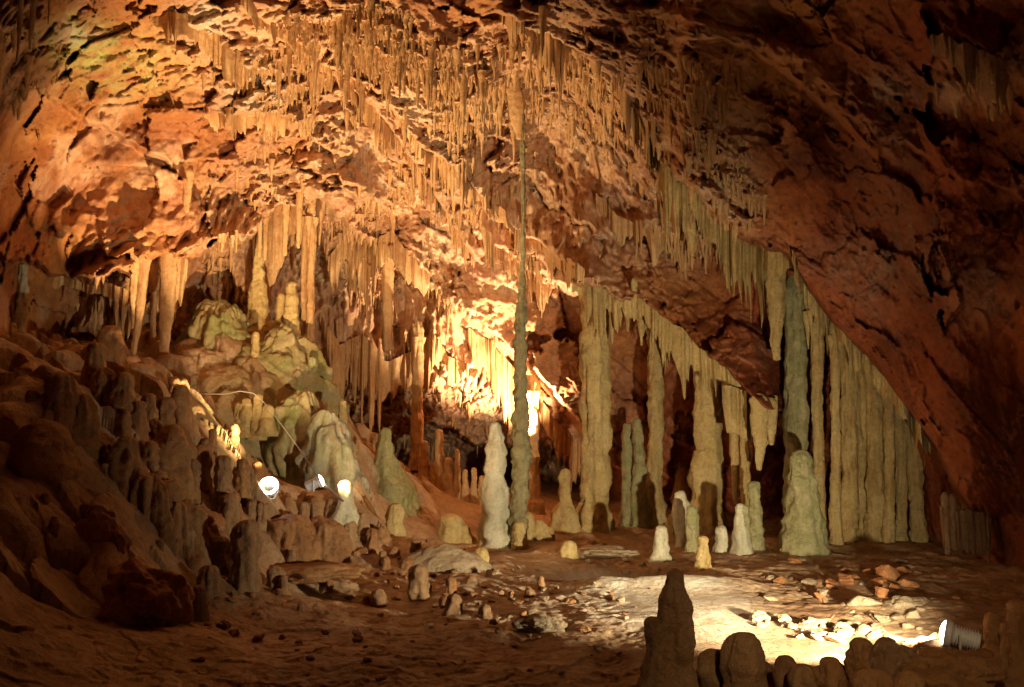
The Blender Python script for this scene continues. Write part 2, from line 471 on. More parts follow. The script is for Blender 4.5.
DX = np.gradient(SP_, axis=1); DY = np.gradient(SP_, axis=0)
SNORM = np.cross(DY, DX)
SNORM /= np.linalg.norm(SNORM, axis=-1, keepdims=True) + 1e-9
_flip = (SNORM * (CAM - SP_)).sum(-1) < 0
SNORM[_flip] *= -1

def shell_at(px, py):
    u = ray(px, py); u = u / np.linalg.norm(u)
    a = math.atan2(u[0], u[1]); e = math.asin(u[2])
    j = int(np.clip(np.searchsorted(az, a), 0, len(az) - 1)); i = int(np.clip(np.searchsorted(el, e), 0, len(el) - 1))
    return SP_[i, j]

# ------------------------------------------------------------------ the cave floor
FC = [(x, y, 0.0) for y in (4, 7, 10, 13, 16.2, 19) for x in (-.3 * y + 1.2, .05 * y, .32 * y, .55 * y)]
FC += [(0, 24, .15), (4, 24, .1), (8, 23, .1), (0, 29, .6), (-5, 29, 1.0), (8, 29, .3), (13, 16, .1), (12, 9, .2), (-9, 4, .8), (9, 4, .1), (14, 22, .2), (0, -6, .2), (-8, -6, .5), (8, -6, .3)]
FPX = [(300,585,14.2),(300,540,15.2),(270,500,16),(330,500,17),(380,520,19),(440,530,21),(390,505,21),(430,490,23.5),(345,460,19),(250,395,19.5),
       (190,395,18.5),(230,440,17.5),(300,365,22),(240,340,22),(150,362,20),(60,355,18),(100,380,15),(40,400,13),(150,420,14.5),(185,400,15.6),
       (60,480,12),(150,500,13),(215,520,14),(100,560,11.5),(75,600,10.8),(30,600,10),(150,640,10),(200,610,11.8),(0,690,8),(250,590,13),
       (-60,400,12),(-100,560,9),(215,460,15.3),(150,450,13.8),(320,400,20.5),(100,440,13),(20,340,17)]
FC += [tuple(at(*c)) for c in FPX]
FC = np.array(FC)
FRBF = RBF(FC[:, :2], FC[:, 2], .25)

def left_mask(x, y, z):
    return sstep(.25, .9, z) * (1 - sstep(-2.8, -1.6, x)) * (1 - .85 * np.exp(-(((x + 4.7) / 1.6) ** 2 + ((y - 18.4) / 2.3) ** 2) ** 2))

def floor_z(x, y):
    x = np.asarray(x, float); y = np.asarray(y, float)
    q = np.stack([x, y], -1)
    b = FRBF(q)
    Q = np.stack([x, y, np.zeros_like(x)], -1)
    lm = left_mask(x, y, b)
    smooth = np.exp(-(((x - 2.6) / 1.25) ** 2 + ((y - 13.0) / 2.4) ** 2) ** 2)
    lane = np.exp(-(((x - 3.7) / 1.4) ** 2 + ((y - 11.2) / 1.7) ** 2) ** 2)
    rough = 1 - .92 * np.clip(smooth + .55 * lane, 0, 1)
    # smooth basin rim with the hollow behind it
    hol = np.exp(-(((x - 2.15) / 1.35) ** 2 + ((y - 15.65) / .75) ** 2) ** 2)
    z = b - .10 * lane - .6 * hol + .2 * np.exp(-(((x - 2.4) / 1.6) ** 2 + ((y - 14.7) / .55) ** 2))
    z = z + rough * (fbm(Q * .55, 3, 41) * (.10 + .16 * lm) + fbm(Q * 1.7, 4, 42) * (.022 + .05 * lm))
    rb = sstep(.05, .35, fbm(Q * 2.6 + 7, 3, 47))
    z = z + rough * (1 - lm) * rb * .02
    w1, w2, wc = worley(Q * 1.9 + fbm(Q * .8, 2, 50)[..., None] * .4, 44, True)
    z = z + rough * (1 - lm) * (wc * .014 + (sstep(0, .14, w2 - w1) - 1) * .008 + fbm(Q * 5.5, 3, 55) * .018)
    k1, k2, kc = worley(Q * 1.25 + fbm(Q * .9, 2, 51)[..., None] * .5, 45, True)
    kk = np.sqrt(np.clip(1 - (k1 / .72) ** 2, 0, 1))
    m1, m2, mc = worley(Q * 2.9 + 3, 46, True)
    mk = np.sqrt(np.clip(1 - (m1 / .7) ** 2, 0, 1))
    z = z + lm * (kk * (.30 + .4 * kc) + mk * (.05 + .05 * mc) - .2)
    return z

fa = np.radians(np.concatenate([np.linspace(-150, -38, 50, endpoint=False), np.arange(-38, 38, .085), np.linspace(38, 150, 50)]))
fd = np.concatenate([np.linspace(.3, 5.5, 30, endpoint=False), np.geomspace(5.5, 24, 760), np.linspace(24.1, 34, 70)])
FA, FD = np.meshgrid(fa, fd)
X, Y = FD * np.sin(FA), FD * np.cos(FA)
Z = floor_z(X, Y)
me = mesh_np('cave_floor', np.stack([X, Y, Z], -1), grid_quads(len(fd), len(fa))[:, ::-1])
fz = FRBF(np.stack([X, Y], -1)); lmk = left_mask(X, Y, fz)
fpx, fpy, _ = to_px(np.stack([X, Y, Z], -1))
Q3 = np.stack([X, Y, Z], -1)
attr(me, 'clay_shade', np.zeros(X.size))
attr(me, 'calcite', np.clip(.35 + fbm(Q3 * .6, 3, 61) * .9, 0, 1))
attr(me, 'algae', np.clip(np.exp(-(((fpx - 270) / 75) ** 2 + ((fpy - 415) / 50) ** 2)) * .9, 0, 1))
attr(me, 'white', np.clip(np.exp(-(((X - 2.35) / 1.15) ** 2 + ((Y - 13.3) / 2.3) ** 2) ** 2) * 1.0 + .45 * np.exp(-(((X - 1.0) / 2.4) ** 2 + ((Y - 14) / 2.5) ** 2) ** 2), 0, 1))  # white flowstone; the patch also puts the pool of light into the colour
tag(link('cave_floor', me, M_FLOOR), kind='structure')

def on_floor(px, py, lo=5.0, hi=30.0):
    d = np.arange(lo, hi, .03)
    P = CAM + ray(px, py)[None] * d[:, None]
    z = floor_z(P[:, 0], P[:, 1])
    below = np.nonzero(P[:, 2] <= z)[0]
    i = below[0] if len(below) else len(d) - 1
    return np.array([P[i, 0], P[i, 1], z[i]]), d[i]

# ------------------------------------------------------------------ dripstone things
SEED = [100]
def nseed():
    SEED[0] += 1
    return SEED[0]

def stalagmite(px, top, base, w_top, w_base, mat, label, group=None, d=None, lump=.17, bulge=None, flute=0.16, ring=.13, lean=0, name='stalagmite',
               cat='stalagmite', drip=0.07, segs=24, rings=34, skirt=1.0):
    """one upright dripstone; px, top, base and widths as they measure in the photograph"""
    if d is None:
        P, d = on_floor(px, base)
    else:
        P = at(px, base, d)
    k = d / F
    h = max((base - top) * k, .03)
    sink = .12 + .05 * h + .4 * w_base * k
    s = nseed()
    sf = sink / (h + sink)
    prof = [(0, w_base * .5 * k * (1.1 + .4 * skirt)), (sf * .8, w_base * .5 * k * (1.0 + .18 * skirt)), (sf + .1 * (1 - sf), w_base * .5 * k * .98)]
    if bulge: prof += [(sf + b[0] * (1 - sf), b[1] * .5 * k) for b in bulge if b[0] > .12]
    prof += [(1, w_top * .5 * k)]
    V, Q = lathe(h + sink, prof, segs, rings, s, lump, flute, ring, max(4, h / (w_base * k) * 4), lean=(lean * k, 0), wob=.015, drip=drip)
    V[:, 2] -= sink
    me = mesh_np(name, V, Q)
    o = link(name, me, mat, None, P)
    return tag(o, label, cat, group)

def column(px, top, base, w, mat, label, d=None, flare_top=1.5, flare_base=1.35, neck=.9, group=None, px_top=None, lump=.10, flute=.3, ring=.11, fringe=6, drip=.13, boss=.12):
    """floor-to-roof column: shaft, base boss and the fringe of drips around its head"""
    if d is None:
        P, d = on_floor(px, base)
    else:
        P = at(px, base, d)
    k = d / F
    top_pt = at(px if px_top is None else px_top, top, d)
    h = top_pt[2] - P[2]
    root = tag(link('cave_column', None, None, None, P), label, 'column', group, 'thing')
    s = nseed()
    r = w * .45 * k
    lean = (top_pt[0] - P[0], 0)
    V, Q = lathe(h + .75, [(0, r * 1.08), (.1, r), (.45, r * neck), (.86, r * .95), (.93, r * flare_top * .9), (.985, r * flare_top), (1, r * .2)], 32, 110, s, lump, flute, ring, h * 2.2,
                 lean=lean, wob=.008, close_top=False, drip=drip)
    V[:, 2] -= .2
    link('shaft', mesh_np('shaft', V, Q), mat, root)
    if boss:
        V, Q = lathe(h * boss + .25, [(0, r * flare_base * 1.12), (.5, r * flare_base), (.85, r * (flare_base * .5 + .55)), (1, r * .9)], 32, 34, s + 400, lump * 1.3, flute, ring, 4, close_top=False, drip=drip)
        V[:, 2] -= .25
        link('base_boss', mesh_np('base_boss', V, Q), mat, root)
    if fringe:
        parts = []
        rr = random.Random(s)
        for i in range(fringe):
            a = 2 * math.pi * i / fringe + rr.uniform(-.3, .3)
            ln = rr.uniform(.35, 1.1) * min(1, h / 4)
            V, Q = lathe(ln, [(0, .012), (.5, .05 * rr.uniform(.6, 1.3)), (1, .11)], 10, 14, s + i, .12, .1, .05, 4, close_top=False)
            V += np.array([lean[0] + math.cos(a) * r * flare_top * 1.02, math.sin(a) * r * flare_top * 1.02, h + .1 - ln])
            parts.append((V, Q))
        V, Q = merge(parts)
        link('drip_fringe', mesh_np('drip_fringe', V, Q), mat, root)
    return root

def hanging(px, top, bot, w, mat, label, d, tip=.15, group=None, flute=.16, lump=.1, wob=.012, name='stalactite', ext=.5, mid=.75, oval=.8, lean=0, segs=18, rings=40, drip=.05):
    ds = shell_at(px, top - 3)[1]
    if abs(ds - d) < 2.0: d = ds - .05
    P = at(px, top, d)
    k = d / F
    h = (bot - top) * k
    s = nseed()
    V, Q = lathe(h + ext, [(0, w * .1 * k), (.05, w * .5 * k * 1.25), (.25, w * .5 * k), (.6, w * .5 * k * mid), (1, max(w * .5 * k * tip, .008))], segs, rings, s, lump * 1.3, flute * 1.3, .08, h * 2, lean=(lean * k, 0), wob=wob, oval=oval, drip=drip)
    V[:, 2] = ext - V[:, 2]
    Q = Q[:, ::-1]
    return tag(link(name, mesh_np(name, V, Q), mat, None, P), label, 'stalactite', group)

def mound(px, top, base, w, mat, label, d=None, name='flowstone_mound', depth=.8, flat=.5, cat='flowstone', flute=.16, lump=.2, power=2.0, group=None, rings=60, segs=80, skirt=1.0):
    if d is None:
        P, d = on_floor(px, base)
    else:
        P = at(px, base, d)
    k = d / F
    h = (base - top) * k
    s = nseed()
    tt = np.linspace(0, 1, 14)
    prof = [(t, w * .5 * k * (1 - t ** power) ** flat * skirt) for t in tt[:-1]] + [(1, w * .02 * k)]
    V, Q = lathe(h + .5, prof, segs, rings, s, lump, flute, .05, 5, oval=depth, wob=.02, drip=.06)
    n = fbm(V * 2.2 + s, 4, s) * .10 * min(1, w * k)
    V = V * (1 + n[:, None] * .8)
    V[:, 2] -= .5
    return tag(link(name, mesh_np(name, V, Q), mat, None, P), label, cat, group)

def lump_rock(px, py, w, h, mat, label, d=None, name='boulder', cat='rock', group=None, depth=1.0, seed=None, sharp=False, sink=.3, rot=None):
    """a rock whose middle sits at picture point px, py"""
    s = nseed()
    if d is None:
        P, d = on_floor(px, py + h * .5)
        k = d / F
        P = P + np.array([0, w * .25 * k, 0])
        P[2] = P[2] + h * k * (.5 - sink)
    else:
        k = d / F
        P = at(px, py, d)
    rad = np.array([w * .5 * k, w * .5 * k * depth, h * .5 * k])
    r = random.Random(s)
    bm = bmesh.new()
    if sharp:
        for _ in range(13):
            v = Vector((r.gauss(0, 1), r.gauss(0, 1), r.gauss(0, 1))).normalized()
            bm.verts.new(v * r.uniform(.85, 1.15))
        res = bmesh.ops.convex_hull(bm, input=bm.verts)
        bmesh.ops.delete(bm, geom=[g for g in res['geom_interior'] if isinstance(g, bmesh.types.BMVert)], context='VERTS')
        bmesh.ops.bevel(bm, geom=list(bm.edges), offset=.09, segments=2, affect='EDGES', profile=.6)
        bmesh.ops.triangulate(bm, faces=bm.faces)
        bmesh.ops.subdivide_edges(bm, edges=bm.edges, cuts=1, use_grid_fill=True)
    else:
        bmesh.ops.create_icosphere(bm, subdivisions=4 if w < 45 else 5, radius=1)
    me = bpy.data.meshes.new(name)
    bm.to_mesh(me); bm.free()
    V = np.empty(len(me.vertices) * 3, np.float32)
    me.vertices.foreach_get('co', V); V = V.reshape(-1, 3).astype(float)
    if sharp:
        V *= 1 + .10 * fbm(V * 2.4 + s, 3, s)[:, None]
    else:
        V *= 1 + (.42 * fbm(V * 1.1 + s * 1.7, 4, s) + .1 * fbm(V * np.array([4, 4, 1.4]) + s, 3, s + 3))[:, None]
    V *= rad
    me.vertices.foreach_set('co', V.astype(np.float32).ravel())
    me.polygons.foreach_set('use_smooth', np.full(len(me.polygons), not sharp))
    me.update()
    o = link(name, me, mat, None, P)
    o.rotation_euler = (0, 0, r.uniform(0, 6.28) if rot is None else rot)
    if sharp and rot is None:
        o.rotation_euler = (r.uniform(-.25, .25), r.uniform(-.25, .25), r.uniform(0, 6.28))
    return tag(o, label, cat, group)


# ------------------------------------------------------------------ columns in the middle and on the right
column(595, 296, 531, 26, M_COL, 'thick cream ringed column standing from floor to ledge in the middle', flare_top=1.25, flare_base=1.28, fringe=9, neck=.95)
column(653, 340, 521, 17, M_COL, 'curved slender column left of the dark gap, tapering down from the broken ledge', px_top=658, flare_top=1.1, flare_base=1.5, fringe=5, neck=.8)
column(684, 342, 512, 17, M_COL, 'straight pale column with a grey knob at its foot, hanging under the ledge corner', px_top=682, neck=.75, flare_base=1.1, fringe=4)
column(708, 385, 532, 23, M_COL, 'stout column widening like a skirt behind the small pale stalagmites', neck=1.0, flare_top=1.0, flare_base=1.3, fringe=5, boss=.55)
column(797, 300, 545, 20, M_GREEN, 'tall greenish column rising directly behind the biggest free stalagmite', px_top=795, neck=1.0, flare_top=1.2, flare_base=1.1, fringe=4, d=20.5)
column(820, 316, 548, 13, M_COL, 'thin stringy column right of the tall greenish column', px_top=817, neck=.7, flare_top=1.7, fringe=8, d=20.3)
for px, tp, bs, w, lab in ((836, 340, 545, 9, 'thin leftmost column of the organ pipe curtain'), (849, 345, 547, 15, 'broad smooth column second in the organ pipe curtain'),
                           (863, 355, 548, 9, 'narrow knotted column third in the organ pipe curtain'), (876, 372, 549, 16, 'widest pale column in the centre of the organ pipe curtain'),
                           (889, 392, 549, 10, 'column with a bulging foot fourth from the left among the organ pipes'.replace('fourth', 'fifth')), (901, 408, 548, 10, 'short column near the right end of the organ pipe curtain'),
                           (920, 432, 550, 14, 'slanting rightmost column of the organ pipe curtain, under the red rock')):
    column(px, tp, bs, w, M_COL, lab, d=19.5 + ((px * 37) % 11) * .09, group='organ pipe columns under the red rock', px_top=px - (8 if px == 920 else 0), neck=.92, flare_top=1.05, flare_base=1.15, fringe=2, boss=.2)
column(745, 425, 530, 10, M_COL, 'thin column in the cluster under the dark broken ledge', neck=.8, d=21.2, fringe=3)
column(417, 341, 461, 11, M_OCHRE, 'straight yellow column before the brown curtain wall, left of centre', d=25, neck=.9, flare_top=1.1, flare_base=1.2, fringe=3)
column(535, 395, 513, 11, M_OCHRE, 'glaring white hot column lit by the lamp right beside the slender stalagmite', d=25, neck=.8, flare_base=1.6, fringe=6, px_top=533)
column(304, 222, 364, 7, M_OCHRE, 'left one of the two thin yellow columns above the mossy flowstone', d=22.2, flare_top=1.3, fringe=3)
column(309, 222, 372, 8, M_OCHRE, 'right one of the two thin yellow columns above the mossy flowstone', d=22.0, px_top=311, flare_top=1.2, fringe=3)
for px, tp, bs, w in ((629, 425, 527, 13), (640, 420, 527, 13)):
    stalagmite(px, tp, bs, w * .5, w * 1.2, M_GREEN, ('left' if px < 635 else 'right') + ' one of the two mossy pillars fused beside the curved slender column', flute=.2, drip=.1, rings=60)

# the tall thread-like column and its twin
d0 = 19.8; P0 = at(512, 530, d0)
k0 = d0 / F
root = tag(link('slender_column', None, None, None, P0), 'very tall thin column, knotted below and thread thin above, reaching the roof', 'column', None, 'thing')
top0 = at(524, 128, d0)
h0 = top0[2] - P0[2]
def tz(py): return (530 - py) / (530 - 128)
V, Q = lathe(h0 + .9, [(0, 9 * k0), (tz(500), 7.4 * k0), (tz(440), 6.8 * k0), (tz(400), 5.4 * k0), (tz(385), 4.6 * k0), (tz(372), 6 * k0), (tz(352), 4.6 * k0), (tz(342), 6 * k0), (tz(325), 4.2 * k0), (tz(315), 4.6 * k0),
                       (tz(302), 2.2 * k0), (tz(240), 1.7 * k0), (tz(180), 2.0 * k0), (.97, 2.6 * k0), (1, 3 * k0)], 26, 260, 71, .3, .14, .26, 30, lean=(top0[0] - P0[0], 0), wob=.022, close_top=False, drip=.1)
V[:, 2] -= .3
link('shaft', mesh_np('shaft', V, Q), M_DARK, root)
V, Q = lathe(1.3, [(0, 1.5 * k0), (.4, 4 * k0), (.75, 5 * k0), (1, 4 * k0)], 20, 40, 72, .12, .2, .05, 4, lean=(-.25, 0), oval=.4)
V += np.array([top0[0] - P0[0], 0, h0 - .3])
link('roof_drapery', mesh_np('roof_drapery', V, Q), M_OCHRE, root)
stalagmite(494, 424, 537, 9, 26, M_WHITE, 'tall white bluish stalagmite fused against the foot of the slender column', d=19.9, bulge=[(.45, 21), (.75, 17)], drip=.12, lump=.2, rings=80, flute=.14)

# ------------------------------------------------------------------ stalagmites in the middle and on the right
S = stalagmite
S(804, 452, 552, 17, 36, M_GREEN, 'big bell shaped bluish green stalagmite before the columns on the right', bulge=[(.3, 33), (.6, 25), (.85, 19)], drip=.1, lump=.12, rings=90, segs=40, flute=.14)
S(566, 470, 531, 9, 24, M_COL, 'bottle shaped cream stalagmite left of the thick ringed column', bulge=[(.3, 22), (.45, 12)], rings=60, drip=.08)
S(661, 527, 561, 8, 17, M_WHITE, 'white candle like stalagmite alone in front of the shadowed terrace', bulge=[(.2, 13)])
S(693, 507, 552, 10, 12, M_GREEN, 'yellow green rounded post stalagmite right of the white candle', lump=.08)
S(703, 537, 567, 10, 13, M_COL, 'short cream post stalagmite at the edge of the bright floor')
S(722, 526, 552, 8, 15, M_WHITE, 'small pale cone stalagmite between the cream post and the forked one')
S(741, 505, 552, 7, 17, M_WHITE, 'pale pointed stalagmite with a broad foot, leaning on a green stub', bulge=[(.35, 13)])
S(745, 506, 549, 8, 10, M_GREEN, 'green stub directly behind the pale pointed stalagmite', d=18.4)
S(756, 483, 549, 10, 13, M_GREEN, 'tall slim green stalagmite right of the pale pointed pair', rings=50)
S(682, 492, 545, 11, 17, M_WHITE, 'grey white rounded stalagmite at the foot of the straight pale column', bulge=[(.6, 15)])
S(672, 515, 540, 6, 16, M_COL, 'low dull cone between the white candle and the grey stalagmite')
S(569, 541, 557, 9, 15, M_COL, 'stubby cream stalagmite on the floor below the bottle shaped one')
S(482, 548, 565, 9, 12, M_COL, 'small square topped stump on the floor in front of the white bluish stalagmite')
S(511, 515, 544, 14, 19, M_COL, 'left rounded knob of the cream cluster below the slender column', lump=.2)
S(526, 512, 541, 13, 18, M_COL, 'right taller knob of the cream cluster below the slender column', lump=.2)
S(539, 521, 540, 12, 18, M_COL, 'lumpy knob at the right end of the cream cluster', lump=.25)
S(549, 527, 541, 9, 13, M_COL, 'smallest pale knob beside the cream cluster')
S(519, 522, 548, 10, 16, M_COL, 'low front knob in the middle of the cream cluster', lump=.22)
S(451, 514, 539, 24, 22, M_COL, 'mushroom shaped pale stalagmite on the floor left of the white one', lump=.16)
S(463, 525, 540, 10, 20, M_COL, 'sloping shoulder lump right of the mushroom shaped stalagmite', lump=.2)
S(395, 504, 532, 15, 17, M_COL, 'yellow rounded stalagmite lit from the left, below the mossy cone mound', lump=.08)
S(372, 529, 549, 9, 12, M_TAN, 'small tan knob left below the yellow rounded stalagmite')
S(383, 527, 540, 8, 13, M_TAN, 'tiny tan knob touching the yellow rounded stalagmite')
S(418, 566, 599, 12, 18, M_BROWN, 'brown ragged stump on the dim floor left of centre', lump=.25, drip=.1)
S(451, 577, 595, 9, 12, M_TAN, 'pale capped stump on the dim floor, one of two beside each other'.replace(', one of two beside each other', ' behind a lower dark stump'))
S(454, 595, 613, 13, 17, M_BROWN, 'lower dark stump right before the pale capped stump')
S(485, 605, 617, 7, 15, M_BROWN, 'low brown cone on the dim floor near the bright patch')
S(378, 591, 607, 13, 16, M_BROWN, 'rounded dark knob far left on the dim floor')
S(408, 558, 567, 9, 13, M_TAN, 'flat little knob behind the brown ragged stump')
S(345, 482, 520, 9, 22, M_WHITE, 'glaring white stalagmite beside the small spotlight', bulge=[(.35, 15)], lump=.2, skirt=.3)
S(342, 401, 445, 5, 17, M_COL, 'sharp yellow stalagmite at the right edge of the grey flowstone', bulge=[(.4, 9)], d=19.6)
S(334, 430, 470, 8, 16, M_COL, 'blunt stalagmite leaning below the sharp yellow one', d=19.5)
# far ones in the dark hall behind the curtain
for px, tp, bs, wt, wb, lab in ((439, 430, 492, 5, 12, 'tall pointed stalagmite in the dark hall right of the yellow column'), (424, 441, 480, 6, 10, 'blunt stalagmite touching the yellow column in the dark hall'),
                                (448, 458, 492, 7, 12, 'stubby stalagmite leaning on the tall pointed one in the dark hall'), (457, 450, 494, 4, 7, 'reddish thin stalagmite in the middle of the dark hall'),
                                (474, 468, 497, 4, 6, 'short post stalagmite near the right end of the dark hall'), (482, 476, 500, 5, 8, 'squat stalagmite just left of the white bluish one'),
                                (433, 462, 490, 5, 9, 'small stalagmite in front of the tall pointed one'), (465, 470, 497, 4, 7, 'dim stalagmite between the reddish thin one and the short post')):
    S(px, tp, bs, wt, wb, M_OCHRE, lab, d=24.5, group='stalagmites in the dark hall')
# dark foreground
S(677, 578, 740, 14, 42, M_BROWN, 'dark tapering stalagmite standing close, cutting into the bright floor patch', d=8.0, bulge=[(.78, 30), (.88, 23), (.5, 34)], rings=90, segs=48, lump=.1, flute=.08)
S(658, 624, 745, 17, 40, M_BROWN, 'dark shoulder stump clinging to the left of the close tapering stalagmite', d=7.95, rings=60, segs=36)
S(746, 640, 750, 30, 42, M_BROWN, 'broad flat topped dark stalagmite at the lower edge right of the tapering one', d=7.9, rings=60, segs=40, lump=.1)
S(833, 662, 740, 17, 25, M_TAN, 'thick round topped stalagmite at the lower edge, left of a taller one', d=8.0, rings=50, lump=.24, drip=.1, flute=.2)
S(864, 644, 740, 19, 26, M_TAN, 'taller round topped stalagmite at the lower edge before the white lit rocks', d=8.2, rings=50, lump=.24, drip=.1, flute=.2)
S(876, 674, 740, 26, 32, M_TAN, 'low stalagmite head at the lower edge between taller stalagmite and dome rock', d=7.7, rings=40, lump=.24, drip=.1, flute=.2)
S(911, 675, 730, 22, 28, M_TAN, 'lowest stalagmite head at the bottom edge below the big dome rock', d=7.6, rings=40, lump=.24, drip=.1, flute=.2)
S(994, 614, 650, 13, 16, M_TAN, 'stalagmite post right of the ribbed floodlight', d=9.8, lump=.08)
S(1008, 624, 660, 11, 15, M_TAN, 'small stalagmite between two posts in the lower right corner', d=9.6)
S(1019, 602, 660, 15, 18, M_TAN, 'tall stalagmite post cut by the right edge of the picture', d=9.5, lump=.08)
S(985, 650, 672, 14, 18, M_TAN, 'squat stump below the ribbed floodlight on the right', d=9.3)
S(805, 668, 730, 20, 26, M_BROWN, 'dark low stalagmite head left of the thick round topped one', d=7.8)

# ------------------------------------------------------------------ hanging dripstone
Hn = hanging
Hn(773, 246, 363, 20, M_COL, 'longest stalactite on the right, hanging free below the ledge', 20.2, tip=.35, rings=70, segs=26)
Hn(730, 238, 287, 8, M_COL, 'thin finger stalactite left of the longest one on the right', 20.4, tip=.6)
Hn(691, 215, 258, 14, M_COL, 'short broad stalactite at the left end of the right hand ledge', 20.8, tip=.2)
S(747, 352, 404, 4, 19, M_OCHRE, 'pale pink pointed spire standing up on the end of the dark broken ledge', d=21.3, bulge=[(.45, 15)], drip=.15, lump=.22, rings=60)
Hn(388, 262, 354, 11, M_OCHRE, 'pale straight stalactite on the brown curtain wall left of centre', 25.0, tip=.75, mid=.95)
Hn(654, 150, 218, 12, M_COL, 'long leaning tongue drapery high above the broken ledge', 20.0, tip=.25, lean=14, oval=.35)
Hn(510, 88, 143, 14, M_OCHRE, 'broad tongue shaped shield hanging above the slender column', 20.6, tip=.25, lean=10, oval=.35, mid=1.0)
Hn(313, 143, 214, 15, M_OCHRE, 'yellowish club shaped stalactite by the dark cleft upper left', 21.6, tip=.4, mid=.9)
Hn(187, 190, 214, 11, M_OCHRE, 'small pale tooth like dripstone on the brown wall upper left', 20.2, tip=.3, oval=.5)
Hn(168, 258, 362, 16, M_OCHRE, 'widest flat stalactite in the curtain above the left mass', 20.4, tip=.5, mid=.85, oval=.45, rings=60)
Hn(156, 262, 352, 8, M_OCHRE, 'thin stalactite touching the widest one in the left curtain', 20.3, tip=.5)
Hn(178, 276, 338, 12, M_OCHRE, 'curved stalactite right of the widest one in the left curtain', 20.5, tip=.3, lean=-8, mid=.9)
Hn(145, 264, 357, 12, M_OCHRE, 'slanting stalactite left of the widest one in the left curtain', 20.2, tip=.35, lean=-7)
Hn(134, 268, 330, 8, M_OCHRE, 'slim stalactite at the left side of the left curtain', 20.1, tip=.3)
Hn(126, 296, 332, 8, M_OCHRE, 'tapering stalactite under the right end of the curved shelf', 19.6, tip=.2, lean=-2)
Hn(117, 296, 325, 6, M_OCHRE, 'short stalactite second from the right under the curved shelf', 19.5, tip=.2)
Hn(758, 398, 470, 15, M_COL, 'ragged drapery hanging between thin column and greenish column', 21.0, tip=.3, oval=.6, drip=.14, ext=.1)
Hn(770, 402, 445, 11, M_COL, 'short ragged drapery at the right end of the dark broken ledge', 20.9, tip=.3, oval=.6, drip=.14, ext=.1)
Hn(733, 392, 500, 11, M_COL, 'long thin drapery right of the stout skirted column', 21.4, tip=.4)
for px, tp, bt, w in ((612, 290, 345, 9), (620, 294, 328, 7), (627, 297, 333, 8), (634, 300, 322, 6), (641, 318, 346, 9), (648, 322, 340, 8)):
    Hn(px, tp, bt, w, M_COL, 'tapering stalactite before the cream fringe right of the thick ringed column', 21.9, group='cream fringe under the broken ledge', drip=.08)
for px in (946, 953, 960, 967, 974, 981, 988):
    Hn(px, 517 + (px % 3) * 2, 556 - (px % 5) * 2, 7, M_BROWN, 'dim pipe in the low dark curtain at the foot of the red wall', 16.9, tip=.7, group='low dark curtain by the red wall')
for px, tp, bt, w in ((266, 222, 262, 6), (272, 216, 276, 7), (279, 214, 270, 6), (286, 210, 258, 7), (293, 212, 272, 6), (260, 226, 258, 5), (299, 210, 250, 6)):
    Hn(px, tp, bt, w, M_OCHRE, 'straight stalactite in the dense pipes beside the two thin yellow columns', 22.6, tip=.5, group='pipes above the mossy flowstone')
for px, tp, bt, w, lab in ((33, 0, 55, 7, 'long pale stalactite in the top left corner'), (20, 10, 68, 6, 'crooked dark stalactite in the top left corner, left of the long pale one'), (50, -8, 28, 4, 'thin short straw right of the long pale corner stalactite')):
    Hn(px, tp, bt, w, M_OCHRE, lab, 12.2, tip=.25)

# ------------------------------------------------------------------ left: flowstone and its stalagmites
mound(258, 338, 425, 150, M_MOSS, 'broad mossy flowstone slope carrying the dome and the yellow stumps', d=20.9, depth=.5, flute=.12, flat=.7, lump=.3)
mound(217, 298, 372, 72, M_MOSS, 'rounded mossy flowstone dome with drapery folds under the pipes', d=21.3, flute=.34, flat=.6, lump=.14)
mound(285, 324, 404, 84, M_MOSS, 'green tinted flowstone slope below the two thin yellow columns', d=21.2, flute=.34, flat=.7, lump=.16)
mound(328, 412, 474, 56, M_GREY, 'grey white flowstone boss with a rusty underside beside the cable', d=18.9, flute=.2, flat=.5, lump=.3, name='flowstone_boss')
mound(298, 388, 462, 64, M_MOSS, 'dark green sloping flowstone sheet between the cable and the grey boss', d=19.4, flute=.2, flat=.55, lump=.25)
mound(385, 452, 520, 84, M_MOSS, 'mossy cone shaped mound in front of the dark hall', d=21.5, flute=.12, flat=.75, power=1.3, lump=.12)
S(385, 428, 478, 9, 26, M_GREEN, 'blunt green stalagmite crowning the mossy cone shaped mound', d=21.3, bulge=[(.5, 16)])
mound(222, 368, 404, 76, M_TAN, 'smooth tan bulge below the mossy dome, above the flat ledge', d=20.2, flute=.06, flat=.5, lump=.12)
mound(200, 392, 432, 44, M_TAN, 'pale smooth flowstone shelf the cable lies on', d=18.6, flute=.06, flat=.4, lump=.15)
S(257, 234, 326, 5, 21, M_COL, 'tall spire stalagmite standing on the mossy flowstone before the pipes', d=21.9, bulge=[(.5, 13)], rings=70)
S(291, 280, 340, 8, 14, M_COL, 'knobby stalagmite left of the two thin yellow columns', d=21.5, lump=.2, rings=50)
S(280, 292, 340, 7, 13, M_COL, 'shorter knobby stalagmite between spire and yellow columns', d=21.6, lump=.2)
S(255, 331, 364, 6, 9, M_COL, 'small pale finger on the mossy slope', d=20.6)
S(312, 356, 394, 8, 11, M_GREEN, 'green finger at the foot of the two thin yellow columns', d=20.7)
S(297, 370, 402, 7, 13, M_MOSS, 'mossy knob on the lower green slope', d=20.5)
